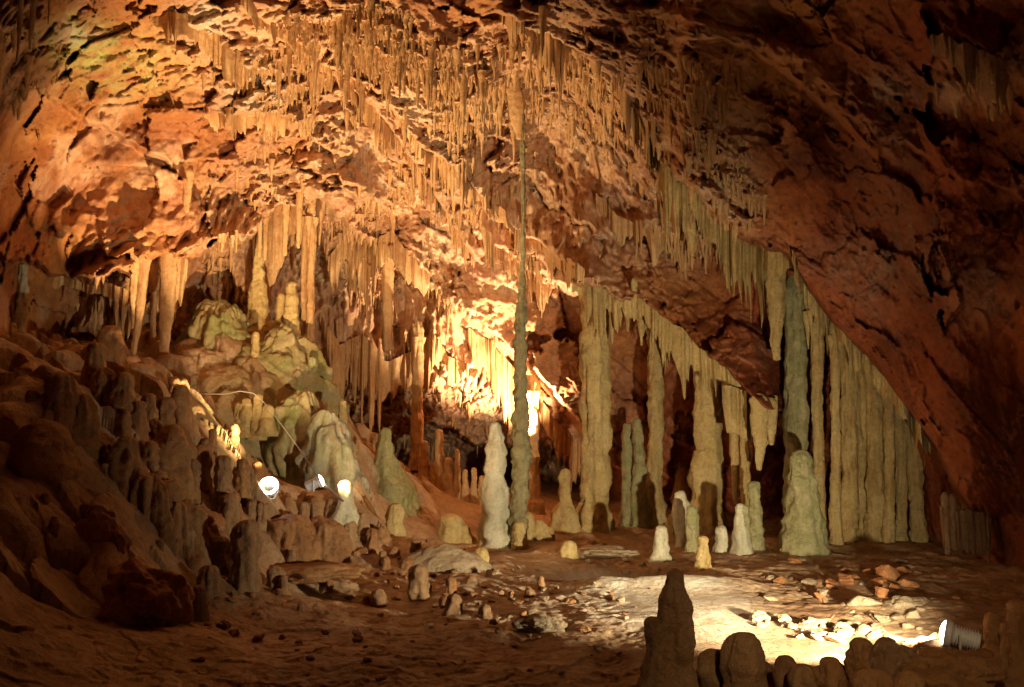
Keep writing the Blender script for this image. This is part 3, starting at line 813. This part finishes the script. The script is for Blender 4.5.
for px, tp, bs, wt, wb, lab in ((246, 398, 425, 9, 14, 'left yellow stump in the row by the cable'), (257, 394, 428, 8, 12, 'tallest yellow stump, right where the cable bends down'), (267, 404, 424, 8, 14, 'right yellow stump in the row by the cable'),
                                (238, 402, 420, 8, 12, 'outermost left low stump in the row by the cable')):
    S(px, tp, bs, wt, wb, M_COL, lab, d=19.0)
S(17, 262, 352, 7, 13, M_WHITE, 'knobby white stalagmite by the left edge of the picture', d=17.3, lump=.22, ring=.16, rings=80, lean=2)
S(11, 322, 356, 6, 11, M_COL, 'small stalagmite left of the knobby white one', d=17.1, lump=.2)
Hn(66, 292, 356, 9, M_WHITE, 'pale slanting ridge of dripstone under the curved shelf on the left', 18.6, tip=2.2, lean=-42, mid=1.2)
S(31, 330, 356, 4, 10, M_COL, 'little spike right of the knobby white stalagmite', d=17.2)
left = [(94, 352, 392, 15, 22, 'round headed dim stalagmite high on the left mass'), (103, 368, 402, 16, 19, 'barrel like dim stalagmite on the left mass'), (110, 340, 372, 16, 26, 'dark squat knob under the shelf on the left mass'),
        (137, 402, 430, 12, 17, 'rounded stub left of a taller stub on the left mass'), (148, 396, 428, 11, 15, 'taller stub in the middle of the left mass'), (180, 388, 425, 13, 22, 'rounded top stalagmite on the bright crest of the left mass'),
        (165, 398, 430, 13, 18, 'stub just left of the bright crest'), (122, 372, 410, 14, 22, 'dim rounded stalagmite behind the barrel like one'), (80, 398, 440, 18, 34, 'wide hump on the left mass below the barrel like stalagmite'),
        (205, 438, 470, 9, 20, 'orange lit knob at the foot of the bright crest'), (212, 430, 452, 5, 9, 'little orange lit spike beside the bright crest'), (234, 432, 446, 6, 8, 'small lit yellow peg on the brown slope'),
        (199, 446, 484, 12, 20, 'brown stalagmite under the orange lit knob'), (191, 460, 500, 12, 14, 'dark post stalagmite before the shadow hollow'), (222, 464, 512, 12, 15, 'tall brown post left of the lit peg and the ring lamp'),
        (242, 475, 500, 10, 12, 'bright tipped stalagmite left of the ring lamp'), (159, 472, 500, 12, 16, 'dark stub in the middle of the left bank'), (137, 474, 500, 13, 17, 'dark stub at the left of the left bank'),
        (245, 522, 588, 18, 24, 'thick brown stalagmite standing at the foot of the left bank'), (304, 503, 524, 7, 11, 'small brown skittle right of the ring lamp'), (291, 500, 515, 7, 11, 'pale little knob right below the ring lamp'),
        (209, 566, 592, 15, 20, 'dim round knob left of the thick brown stalagmite'), (198, 586, 616, 13, 17, 'squarish pale block standing at the foot of the left bank'), (262, 504, 526, 11, 14, 'knob on the ledge between ring lamp and thick brown stalagmite'),
        (275, 566, 587, 12, 15, 'small square stump right of the thick brown stalagmite'), (228, 495, 530, 16, 22, 'brown lump at the foot of the tall brown post'), (252, 500, 514, 10, 14, 'smooth low knob at the foot of the bright tipped stalagmite'),
        (314, 498, 524, 13, 20, 'brown stump carrying the small spotlight'), (331, 500, 520, 8, 14, 'dim knob between spotlight and glaring stalagmite'), (362, 515, 530, 8, 13, 'brown knob right of the glaring white stalagmite'),
        (350, 522, 535, 8, 12, 'brown knob below the glaring white stalagmite'), (60, 372, 410, 20, 34, 'dim hump at the upper left of the left mass'), (125, 440, 480, 16, 30, 'dim bulging hump in the middle of the left mass'),
        (172, 425, 470, 22, 44, 'tan fluted hump below the bright crest'), (40, 420, 470, 26, 60, 'large dim hump near the left edge'), (220, 540, 566, 14, 20, 'dim lump on the bank left behind the thick brown stalagmite')]
for px, tp, bs, wt, wb, lab in left:
    o = S(px, tp, bs, wt, wb, M_TAN if px < 185 else M_BROWN if (bs > 500 or px == 191) else M_TAN, lab, lump=.18, flute=.2, ring=.12, drip=.08, segs=30, rings=44, skirt=0)
mound(150, 478, 580, 62, M_TAN, 'tall fluted tan drapery mass in the middle of the left bank', d=12.9, flute=.3, flat=.32, lump=.16)
mound(175, 500, 580, 70, M_TAN, 'wide lumpy flowstone bulge right of the fluted tan drapery', d=13.1, flute=.2, flat=.4, lump=.25)
lump_rock(146, 602, 76, 68, M_REDROCK, 'big reddish dim boulder at the lower left', d=11.0, depth=.8, rot=.2)
lump_rock(102, 545, 40, 62, M_REDROCK, 'slanting reddish slab beside the black hollow', d=11.6, depth=.5, rot=.5)
mound(285, 516, 562, 66, M_TAN, 'flat topped rimstone block left part, with a dark hole below', name='rimstone_ledge', d=15.0, flute=.12, flat=.22, lump=.22, cat='flowstone')
mound(318, 520, 560, 58, M_TAN, 'brightly lit layered rimstone block below the small spotlight', name='rimstone_ledge', d=15.3, flute=.12, flat=.2, lump=.25, cat='flowstone')
lump_rock(310, 572, 90, 18, M_TAN, 'long flat ledge stone under the rimstone blocks', d=14.4, depth=.6, rot=0)
lump_rock(204, 524, 42, 26, M_REDROCK, 'brown overhanging stone by the dark post stalagmite', d=13.6, depth=.7, rot=0)
mound(445, 545, 566, 110, M_PALEROCK, 'low pale smooth swelling of the floor under the mushroom stalagmite', name='floor_swelling', flat=.6, depth=.5, lump=.1, flute=.03, cat='flowstone')
lump_rock(540, 622, 46, 18, M_PALEROCK, 'smooth pale flat stone half buried in the lit rubble', rot=.1, depth=.8)
lump_rock(606, 552, 66, 12, M_PALEROCK, 'long flat pale slab before the thick ringed column', rot=.05, depth=.6)
lump_rock(790, 549, 14, 10, M_COL, 'small rock at the left foot of the big bell stalagmite')

# right foreground stones
lump_rock(892, 660, 34, 40, M_BROWN, 'round dark boulder before the white lit rocks', d=9.0, rot=.3)
lump_rock(945, 676, 100, 46, M_TAN, 'big dome shaped brown rock under the floodlight', d=8.9, depth=.8, rot=.1)
lump_rock(935, 652, 62, 30, M_TAN, 'sloping rock the floodlight beam grazes', d=9.7, depth=.7, rot=.0)
lump_rock(908, 606, 44, 18, M_PALEROCK, 'flat greenish boulder behind the floodlight', d=13.0, depth=.8)
lump_rock(868, 600, 40, 18, M_PALEROCK, 'pale grey boulder in the middle of the right rubble', sharp=True)

mound(742, 662, 705, 110, M_BROWN, 'low dark rock swell at the lower edge under the broad flat topped stalagmite', d=8.6, depth=.4, flat=.6, lump=.25, name='rock_swell', cat='rock', flute=.08)
mound(836, 664, 705, 120, M_BROWN, 'low dark rock swell between the round topped stalagmites at the lower edge', d=8.7, depth=.4, flat=.6, lump=.25, name='rock_swell', cat='rock', flute=.08)
S(716, 654, 735, 30, 44, M_BROWN, 'dark humped stump between tapering and broad flat topped stalagmite', d=8.2, lump=.25)
S(787, 660, 735, 18, 26, M_BROWN, 'dark narrow stump just right of the broad flat topped stalagmite', d=8.1, lump=.2)
# orange slabs heaped at the right
pile = [(893, 572, 30, 22, 'largest upright orange slab on the rock heap'), (880, 583, 24, 14, 'orange slab at the front of the rock heap'), (912, 583, 24, 15, 'orange slab at the right end of the rock heap'),
        (905, 571, 16, 10, 'small orange slab behind the rock heap'), (873, 570, 18, 10, 'flat orange slab at the left of the rock heap'), (851, 578, 28, 15, 'wedge shaped orange rock left of the rock heap'),
        (897, 587, 14, 9, 'little orange chunk below the rock heap'), (885, 592, 20, 12, 'rounded orange rock below the rock heap')]
for px, py, w, h, lab in pile:
    lump_rock(px, py, w, h, M_REDROCK, lab, sharp=True, sink=.15, depth=.8)
rr = random.Random(5)
n = 0
while n < 60:
    px, py = rr.uniform(765, 960), rr.uniform(556, 640)
    if px < 700 + (640 - py) * .5 + 40 or (px > 930 and py > 600): continue
    s = rr.uniform(7, 22) * (.7 + .5 * (py - 556) / 84)
    lump_rock(px, py, s, s * rr.uniform(.3, .6), M_REDROCK if rr.random() < .45 and py < 600 else M_PALEROCK, 'angular flat stone in the rubble on the right part of the floor', sharp=True, sink=.25, group='rubble on the right floor', depth=rr.uniform(.6, 1.1))
    n += 1
for i in range(20):
    px = rr.uniform(752, 908); py = 618 + (px - 752) * .12 + rr.uniform(-5, 10)
    s = rr.uniform(7, 19)
    lump_rock(px, py, s, s * rr.uniform(.4, .75), M_PALEROCK, 'white lit stone in the row along the floodlight beam', sharp=i % 2 == 0, group='stones in the floodlight beam', sink=.2)
for i in range(42):
    px, py = rr.uniform(430, 700), rr.uniform(566, 640)
    s = rr.uniform(4, 11)
    lump_rock(px, py, s, s * rr.uniform(.35, .7), M_PALEROCK, 'small pale stone scattered on the lit middle floor', sharp=True, group='stones on the middle floor', sink=.25)
for i in range(36):
    px, py = rr.uniform(300, 480), rr.uniform(535, 600)
    s = rr.uniform(5, 14)
    lump_rock(px, py, s, s * rr.uniform(.35, .7), M_TAN, 'small brown stone scattered on the dim floor left of centre', sharp=i % 3 > 0, group='stones on the dim floor', sink=.25)
for i in range(16):
    px, py = rr.uniform(560, 650), rr.uniform(533, 566)
    s = rr.uniform(4, 12)
    lump_rock(px, py, s, s * rr.uniform(.35, .6), M_PALEROCK, 'small stone on the terrace before the thick ringed column', sharp=True, group='stones on the terrace', sink=.25)

for i in range(56):
    px, py = rr.uniform(190, 640), rr.uniform(590, 680)
    if 640 < px + (py - 590) * .4 and py < 640: continue
    s = rr.uniform(4, 15)
    lump_rock(px, py, s, s * rr.uniform(.35, .7), M_TAN, 'brown stone lying on the dark floor at the front', sharp=i % 4 > 0, group='stones on the dark front floor', sink=.25)
for i in range(26):
    px, py = rr.uniform(250, 560), rr.uniform(545, 640)
    w_ = rr.uniform(5, 11)
    S(px, py - w_ * rr.uniform(.7, 1.7), py, w_ * .7, w_, M_TAN if i % 2 else M_BROWN, 'little dull stalagmite stub on the dim floor left of the bright pool', group='stubs on the dim floor', lump=.22, segs=16, rings=18)

for i in range(64):
    px, py = rr.uniform(15, 335), rr.uniform(395, 570)
    if px + (py - 395) * .2 > 205 and py < 470: continue
    w_ = rr.uniform(6, 13)
    S(px, py - w_ * rr.uniform(.6, 1.9), py, w_ * .65, w_, M_TAN if i % 3 else M_BROWN, 'small knobby stalagmite crowded on the dim left slope', group='small knobs on the left slope', lump=.26, ring=.16, drip=.1, segs=18, rings=22, skirt=.2)

# ------------------------------------------------------------------ countless drips on the roof
cand = np.argwhere(SIN & (SDRIP > .35) & (SNORM[..., 2] < -.30) & (SPX > -60) & (SPX < 1090) & (SPY > -60) & (SPY < 470))
cp = SP_[cand[:, 0], cand[:, 1]]
wt = SDRIP[cand[:, 0], cand[:, 1]] ** 1.5 * np.clip(-SNORM[cand[:, 0], cand[:, 1], 2], 0, 1) ** 2 * (.04 + sstep(0, .35, fbm(cp * .55, 3, 88)))
pick = rng.choice(len(cand), min(11000, len(cand)), replace=False, p=wt / wt.sum())
straws = []
for c in cand[pick]:
    P = SP_[c[0], c[1]]
    r0 = .008 + .06 * rng.random() ** 5
    ln = r0 * rng.uniform(2.5, 7)  * (.5 + .7 * SDRIP[c[0], c[1]]) * (1 + 1.3 * (rng.random() < .12))
    dd = np.linalg.norm(P - CAM)
    straws.append((ln * r0 / dd ** 2, P, r0, ln, SPX[c[0], c[1]], SPY[c[0], c[1]]))
straws.sort(key=lambda s: -s[0])
def straw_mesh(r0, ln, seed, segs, rings):
    V, Q = lathe(ln + .12, [(0, r0 * 1.3), (.2, r0), (.6, r0 * .62), (1, r0 * .16)], segs, rings, seed, .16, .14, .06, 5, wob=.02, drip=.08)
    V[:, 2] = .12 - V[:, 2]
    return V, Q[:, ::-1]
def zone(px, py):
    if px < 130 and py < 130: return 'among the dense drips in the top left corner of the roof'
    if px < 250: return 'on the brown wall at the left, above the flowstone'
    if px < 480 and py < 130: return 'on the bright orange roof left of the slender column'
    if px < 480: return 'on the pale curtain wall left of the slender column'
    if px < 640 and py < 150: return 'on the roof above the slender column'
    if px < 640: return 'on the roof around the upper part of the slender column'
    if px < 830: return 'along the edge above the longest stalactite'
    return 'on the dark roof at the upper right'
protos = []
NS = 205
for i, (a, P, r0, ln, px, py) in enumerate(straws[:NS]):
    V, Q = straw_mesh(r0, ln, i % 97, 12, 18)
    z = zone(px, py)
    tag(link('stalactite', mesh_np('stalactite', V, Q), M_OCHRE, None, P), 'small tapering stalactite hanging ' + z, 'stalactite', 'stalactites ' + z)
parts = []
base = [straw_mesh(.04, .5, i, 7, 9) for i in range(24)]
for i, (a, P, r0, ln, px, py) in enumerate(straws[NS:]):
    V, Q = base[i % 24]
    an = rng.uniform(0, 6.28)
    R2 = np.array([[math.cos(an), -math.sin(an), 0], [math.sin(an), math.cos(an), 0], [0, 0, 1]])
    parts.append((V @ R2.T * np.array([r0 / .04, r0 / .04, ln / .5]) + P, Q))
V, Q = merge(parts)
tag(link('soda_straws', mesh_np('soda_straws', V, Q), M_OCHRE), 'countless thin straw drips covering the roof and curtain walls', 'dripstone', None, 'stuff')

# ------------------------------------------------------------------ draperies: merged curtains hung along a line on the rock
def drapery(line, lo, hi, mat, label, amp=.16, freq=2.6, group=None, d=None, name='drapery', thick=.12, taper=.75, power=1.6, up=.18, lens=None):
    """line: picture points along the rock; lo, hi: shortest and longest drop in metres"""
    xs = np.array([p[0] for p in line], float); ys = np.array([p[1] for p in line], float)
    acc = np.concatenate([[0], np.cumsum(np.hypot(np.diff(xs), np.diff(ys)))])
    n = int(acc[-1] * 1.1) + 16
    q = np.linspace(0, acc[-1], n)
    px, py = np.interp(q, acc, xs), np.interp(q, acc, ys)
    py = py + 5 * fbm(np.stack([q * .045, q * 0 + xs[0], q * 0 + .3], -1), 3, 7)
    if d is None:
        dd = np.array([shell_at(a, b)[1] for a, b in zip(px, py)])
        kk = 9
        pad = np.pad(dd, kk, mode='edge')
        med = np.array([np.percentile(pad[i:i + 2 * kk + 1], 35) for i in range(n)])
        dd = np.convolve(np.pad(med, 5, mode='edge'), np.ones(11) / 11, 'valid')
    else:
        dd = np.interp(q, [0, acc[-1]], d) if isinstance(d, tuple) else np.full(n, float(d))
    T = np.array([at(a, b, c) for a, b, c in zip(px, py, dd)])
    s = nseed()
    w = np.concatenate([[0], np.cumsum(np.linalg.norm(np.diff(T[:, :2], axis=0), axis=1))])
    wv = w + .45 * perlin(np.stack([w * 1.1, w * 0 + s, w * 0 + .2], -1), s + 11) + .12 * perlin(np.stack([w * 4.1, w * 0 + s, w * 0 + .2], -1), s + 12)
    W = np.stack([wv * freq, w * 0 + s * 1.7, w * 0], -1)
    rid = np.clip(1 - np.abs(perlin(W, s)) * 2.3, 0, 1)
    rid2 = np.clip(1 - np.abs(perlin(W * 2.7, s + 3)) * 2.3, 0, 1)
    low = .42 + 1.15 * fbm(np.stack([w * .75, w * 0 + s, w * 0 + .5], -1), 3, s + 5)
    r_ = np.clip(.62 * rid + .38 * rid2, 0, 1)
    L = lo + (hi - lo) * np.clip(r_ ** power * np.clip(low, .08, 1.15) * 1.2, 0, 1)
    if lens is not None: L = L * np.interp(q / acc[-1], np.linspace(0, 1, len(lens)), lens)
    end = np.minimum(sstep(0, .06, q / acc[-1]), 1 - sstep(.94, 1, q / acc[-1]))
    L = L * (.25 + .75 * end)
    m = 30
    v = np.linspace(0, 1, m)[:, None]
    tocam = CAM[None] - T; tocam[:, 2] = 0; tocam /= np.linalg.norm(tocam, axis=1)[:, None]
    zz = up - v * (L[None] + up)
    N3 = np.stack([np.broadcast_to(w[None], zz.shape) * 3.0, zz * .7 + s, zz * 0], -1)
    rough = fbm(N3 * 1.6, 3, s + 9)
    prof = (1 - v ** 2.2 * taper)
    off = amp * (.55 * rid + .3 * rid2)[None] * 2 * prof + .05 * rough + .05
    pinch = (1 - v ** 2.5)
    side = .07 * perlin(np.stack([np.broadcast_to(w[None], zz.shape) * 1.5, zz * .8 + s, zz * 0 + .6], -1), s + 13)
    off = off + .09 * perlin(np.stack([np.broadcast_to(w[None], zz.shape) * 2.2, zz * 1.6 + s, zz * 0 + .6], -1), s + 14)
    front = T[None] + tocam[None] * off[..., None]; front[..., 0] = front[..., 0] + side * v; front[..., 2] = T[None, :, 2] + zz
    th = thick * (.35 + rid)[None] * pinch + .012
    back = front - tocam[None] * (off * .6 * pinch + th)[..., None]
    grid = np.concatenate([front, back[::-1]], 0)
    F_ = grid_quads(2 * m, n)
    return tag(link(name, mesh_np(name, grid.reshape(-1, 3), F_), mat), label, 'drapery', group)

Dp = drapery
Dp(E_TOP, .12, 1.25, M_OCHRE, 'pale drip fringe along the diagonal ledge that passes behind the upper slender column')
Dp(E_TOP0, .08, .9, M_OCHRE, 'golden drip fringe down the bright roof, left of the slender column')
Dp([(p[0], p[1] - 2) for p in E_TOP2], .08, 1.1, M_OCHRE, 'dim drip fringe on the highest diagonal roof ledge right of the slender column')
Dp([(640,118),(662,170),(690,190),(715,222),(745,245),(790,262)], .35, 1.9, M_COL, 'cream drip fringe along the long sloping ledge above the longest stalactite', amp=.2)
Dp([(792,262),(812,298),(838,330),(870,363),(905,408),(930,445)], .2, .8, M_COL, 'ragged cream collar along the slanting rock edge over the organ pipes', amp=.15)
Dp(E_COLS[:-1], .3, 1.5, M_COL, 'cream drip fringe under the dark broken ledge right of the thick ringed column', amp=.18, d=(21.9, 20.9))
Dp([(722,392),(738,396),(755,402),(778,404)], .9, 2.3, M_COL, 'ragged tangle of draperies above the tall slim green stalagmite', amp=.2, d=20.8, freq=3.2)
Dp([(834,338),(850,348),(876,374),(905,412),(922,432)], .7, 2.6, M_COL, 'fluted drapery joining the heads of the organ pipes from behind', amp=.25, d=20.4, freq=2.0, power=.9)
Dp([(112,296),(124,298),(134,272),(146,262),(160,259),(176,262),(188,270)], .7, 2.3, M_OCHRE, 'merged tan curtain of stalactites over the left mass', amp=.2, d=20.7, freq=2.4, power=1.0)
Dp([(252,232),(266,218),(285,207),(305,202),(326,200)], .7, 1.9, M_OCHRE, 'fused curtain behind the straight pipes above the mossy flowstone', amp=.2, d=22.9, freq=2.6, power=.9)
Dp([(18,264),(50,274),(80,285),(104,293),(134,300)], .1, .55, M_OCHRE, 'short drip fringe below the curved shelf at the left', amp=.12, d=19.4)
Dp([(203,118),(225,117),(250,118),(275,119),(290,124)], .1, .7, M_OCHRE, 'fine white toothed fringe under the flat roof shelf at the upper left', amp=.1, freq=5)
Dp([(468,335),(485,345),(505,365),(525,385),(540,400)], .6, 2.0, M_OCHRE, 'brightly lit curtain behind the middle of the slender column', amp=.2, freq=3.4, power=1.0)
Dp([(538,402),(555,425),(572,440),(592,458)], .5, 1.7, M_OCHRE, 'orange lit draperies hanging left of the thick ringed column', amp=.2, freq=3.0, power=1.2)
Dp([(322,322),(340,352),(362,338),(385,368),(410,362),(432,338),(448,362),(468,372)], .5, 2.4, M_OCHRE, 'long brown curtain with ragged lower edge hanging over the dark hall', amp=.16, freq=3.0, power=1.0)
Dp([(328,262),(345,240),(368,252),(392,238),(410,262),(430,280)], .5, 2.4, M_OCHRE, 'upper pale curtain of the wall between yellow column and pipes', amp=.16, freq=3.0, power=1.0)
Dp([(940,517),(955,518),(972,519),(990,520)], .5, .8, M_BROWN, 'dim fluted rim of the low dark curtain by the red wall', amp=.15, d=17.1, freq=4, power=.6)
Dp([(480,230),(505,255),(530,275),(552,290)], .3, 1.4, M_OCHRE, 'pinkish drapery on the wall right behind the thin part of the slender column', amp=.15)
Dp([(596,205),(615,222),(640,232),(668,240),(690,262)], .1, 1.0, M_OCHRE, 'brownish drip fringe on the rock above the dark broken ledge', amp=.14)
Dp([(930,55),(955,58),(980,70),(1010,84)], .05, .4, M_BROWN, 'dark drip fringe near the upper right corner of the roof', amp=.14)
Dp([(150,20),(190,30),(225,52),(255,78)], .15, .7, M_OCHRE, 'thin pale fringe below the white patches at the top left')

# ------------------------------------------------------------------ lamps and their cable
def tube(pts, r, segs=8):
    pts = np.array(pts, float)
    T = np.gradient(pts, axis=0); T /= np.linalg.norm(T, axis=1)[:, None]
    up = np.array([.13, .2, 1.0]); A = np.cross(T, up); A /= np.linalg.norm(A, axis=1)[:, None]
    B = np.cross(T, A)
    an = np.linspace(0, 2 * math.pi, segs, endpoint=False)
    V = pts[:, None] + r * (np.cos(an)[None, :, None] * A[:, None] + np.sin(an)[None, :, None] * B[:, None])
    return V.reshape(-1, 3), grid_quads(len(pts), segs, True)

def spin(prof, segs=32):
    """turned body along +x from (x, radius) pairs"""
    a = np.linspace(0, 2 * math.pi, segs, endpoint=False)
    V = np.array([[(x, r * math.cos(t), r * math.sin(t)) for t in a] for x, r in prof]).reshape(-1, 3)
    return V, grid_quads(len(prof), segs, True)

def floodlight(P, aim, size, label, power, spot_deg, color, blend=.5, radius=.08, ribs=True, light_aim=None, foot=None, ring=False):
    aim = Vector(aim).normalized()
    root = tag(link('floodlight', None, None, None, P), label, 'lamp', 'floodlights on the cave floor')
    rot = aim.to_track_quat('X', 'Z')
    r = size
    prof = [(-2.3 * r, .01), (-2.3 * r, .55 * r)]
    if ribs:
        for i in range(9):
            x = -2.2 * r + i * .19 * r
            prof += [(x, .62 * r), (x + .09 * r, .62 * r), (x + .1 * r, .8 * r), (x + .17 * r, .8 * r)]
    prof += [(-.45 * r, .66 * r), (-.3 * r, .95 * r), (0, 1.0 * r)]
    V, Q = spin(prof); o = link('housing', mesh_np('housing', V, Q, False), M_HOUSING, root); o.rotation_mode = 'QUATERNION'; o.rotation_quaternion = rot
    V, Q = spin([(-.02 * r, .9 * r), (.0, 1.08 * r), (.16 * r, 1.1 * r), (.18 * r, .98 * r), (.02 * r, .96 * r)])
    o = link('rim', mesh_np('rim', V, Q), M_RIM, root); o.rotation_mode = 'QUATERNION'; o.rotation_quaternion = rot
    if ring:
        V, Q = spin([(.1 * r + .17 * r * math.sin(t), .93 * r + .17 * r * math.cos(t)) for t in np.linspace(0, 2 * math.pi, 13)])
    else:
        V, Q = spin([(.03 * r + .5 * r * math.sin(t), .97 * r * math.cos(t)) for t in np.linspace(0, 1.55, 9)])
    o = link('lens', mesh_np('lens', V, Q), M_LENS, root); o.rotation_mode = 'QUATERNION'; o.rotation_quaternion = rot
    drop = foot if foot else 1.5 * r
    V, Q = merge([tube([(-.9 * r, s_ * .86 * r, .1 * r), (-.9 * r, s_ * .9 * r, -.7 * r), (-.9 * r, s_ * .5 * r, -drop), (-.9 * r, 0, -drop)], .1 * r, 6) for s_ in (-1, 1)])
    o = link('bracket', mesh_np('bracket', V, Q), M_HOUSING, root); o.rotation_euler = (0, 0, math.atan2(aim.y, aim.x))
    ld = bpy.data.lights.new('floodlight_beam', 'SPOT')
    ld.energy = power; ld.spot_size = math.radians(spot_deg); ld.spot_blend = blend; ld.shadow_soft_size = radius; ld.color = color
    lo = bpy.data.objects.new('floodlight_beam', ld); COL.objects.link(lo)
    lo.location = Vector(P) + aim * (r * .9)
    lo.rotation_mode = 'QUATERNION'
    lo.rotation_quaternion = Vector(light_aim or aim).normalized().to_track_quat('-Z', 'Y')
    return root

WARM, MID, COOL = (1.0, .70, .36), (1.0, .80, .5), (1.0, .85, .58)
floodlight(at(947, 633, 9.5), (-.85, .45, .18), .135, 'ribbed grey floodlight glowing on the dome rock at the lower right', 4600, 112, COOL, 1.0, light_aim=(-.38, .92, .04))
floodlight(at(269, 486, 15.6), (.1, -.8, .42), .15, 'small ring shaped lamp shining upward on the left bank', 7000, 104, (1.0, .69, .37), .8, ribs=False, ring=True, light_aim=(-.04, .45, .88))
floodlight(at(320, 481, 16.4), (.8, .1, .35), .12, 'small spotlight on a stump pointing at the glaring white stalagmite', 420, 150, WARM, .6, light_aim=(.7, .5, .5))
pts = [at(px, py, d) for px, py, d in ((186, 393, 18.3), (205, 395, 18.35), (225, 395, 18.4), (240, 392, 18.3), (253, 394, 18.3), (262, 401, 18.3), (275, 417, 18.0), (290, 437, 17.5), (304, 457, 17.1), (317, 477, 16.6))]
pts = np.array(pts); pts[:, 2] += .02
tt = np.linspace(0, len(pts) - 1, 70)
pts = np.stack([np.interp(tt, np.arange(len(pts)), pts[:, i]) for i in range(3)], -1)
V, Q = tube(pts, .010)
tag(link('power_cable', mesh_np('power_cable', V, Q), M_CABLE), 'pale power cable running along the ledge and down to the small spotlight', 'cable')
pts = np.array([at(px, py, d) for px, py, d in ((323, 482, 16.4), (330, 489, 16.3), (337, 496, 16.2), (343, 501, 16.1))])
V, Q = tube(pts, .02)
tag(link('power_cable', mesh_np('power_cable', V, Q), M_CABLE), 'short straight cable from the small spotlight to the glaring stalagmite', 'cable')

# two lamps out of sight behind the dripstone, then added fill spots without fixtures
def hidden(P, aim, power, color, deg=150, radius=.12, blend=.6):
    ld = bpy.data.lights.new('unseen_spot', 'SPOT'); ld.energy = power; ld.color = color
    ld.spot_size = math.radians(deg); ld.spot_blend = blend; ld.shadow_soft_size = radius
    o = bpy.data.objects.new('unseen_spot', ld); COL.objects.link(o)
    o.location = [float(c) for c in P]; o.rotation_mode = 'QUATERNION'
    o.rotation_quaternion = Vector(aim).normalized().to_track_quat('-Z', 'Y')
hidden(at(521, 437, 24.5), (-.05, .42, .9), 3900, (1.0, .73, .46), 118, blend=.5)
hidden(at(196, 408, 17.2), (-.3, .3, 1.0), 480, WARM, 130)

hidden(at(960, 640, 8.0), (-9, 5, 3.2), 85, WARM, 36, blend=1.0)  # added fill for the left bank
hidden((5.3, 9.1, 1.25), (-2.75, 4.2, -1.2), 1100, COOL, 27, radius=.08, blend=.9)  # added narrow spot that brightens the floor pool
hidden((6.0, 8.2, .5), (2.6, 6.5, 6.5), 120, WARM, 120, blend=.9)  # added warm fill for the right wall
hidden((-3.4, 10.6, .7), (-3.3, 3.0, 8.2), 380, WARM, 56, blend=.9)  # added spot that lifts the top left corner from below
hidden((2.2, 3.2, 3.4), (1.5, 5.2, -3.0), 430, WARM, 62, blend=.8)  # added fill in open air, brightens the dark foreground stalagmites

# ------------------------------------------------------------------ camera, world, view
cd = bpy.data.cameras.new('camera')
cam = bpy.data.objects.new('camera', cd); COL.objects.link(cam)
cd.sensor_width = 36; cd.lens = F / 1024 * 36
cd.clip_start = .05; cd.clip_end = 500
cam.location = CAM; cam.rotation_euler = (math.pi / 2 + PITCH, 0, 0)
scene.camera = cam
w = bpy.data.worlds.new('World'); scene.world = w; w.use_nodes = True
w.node_tree.nodes['Background'].inputs[0].default_value = (.02, .012, .006, 1)
w.node_tree.nodes['Background'].inputs[1].default_value = .05
scene.view_settings.view_transform = 'Standard'
scene.view_settings.look = 'None'
scene.view_settings.exposure = 0
scene.cycles.use_denoising = True
scene.cycles.max_bounces = 5
scene.cycles.diffuse_bounces = 4
scene.cycles.sample_clamp_indirect = 4
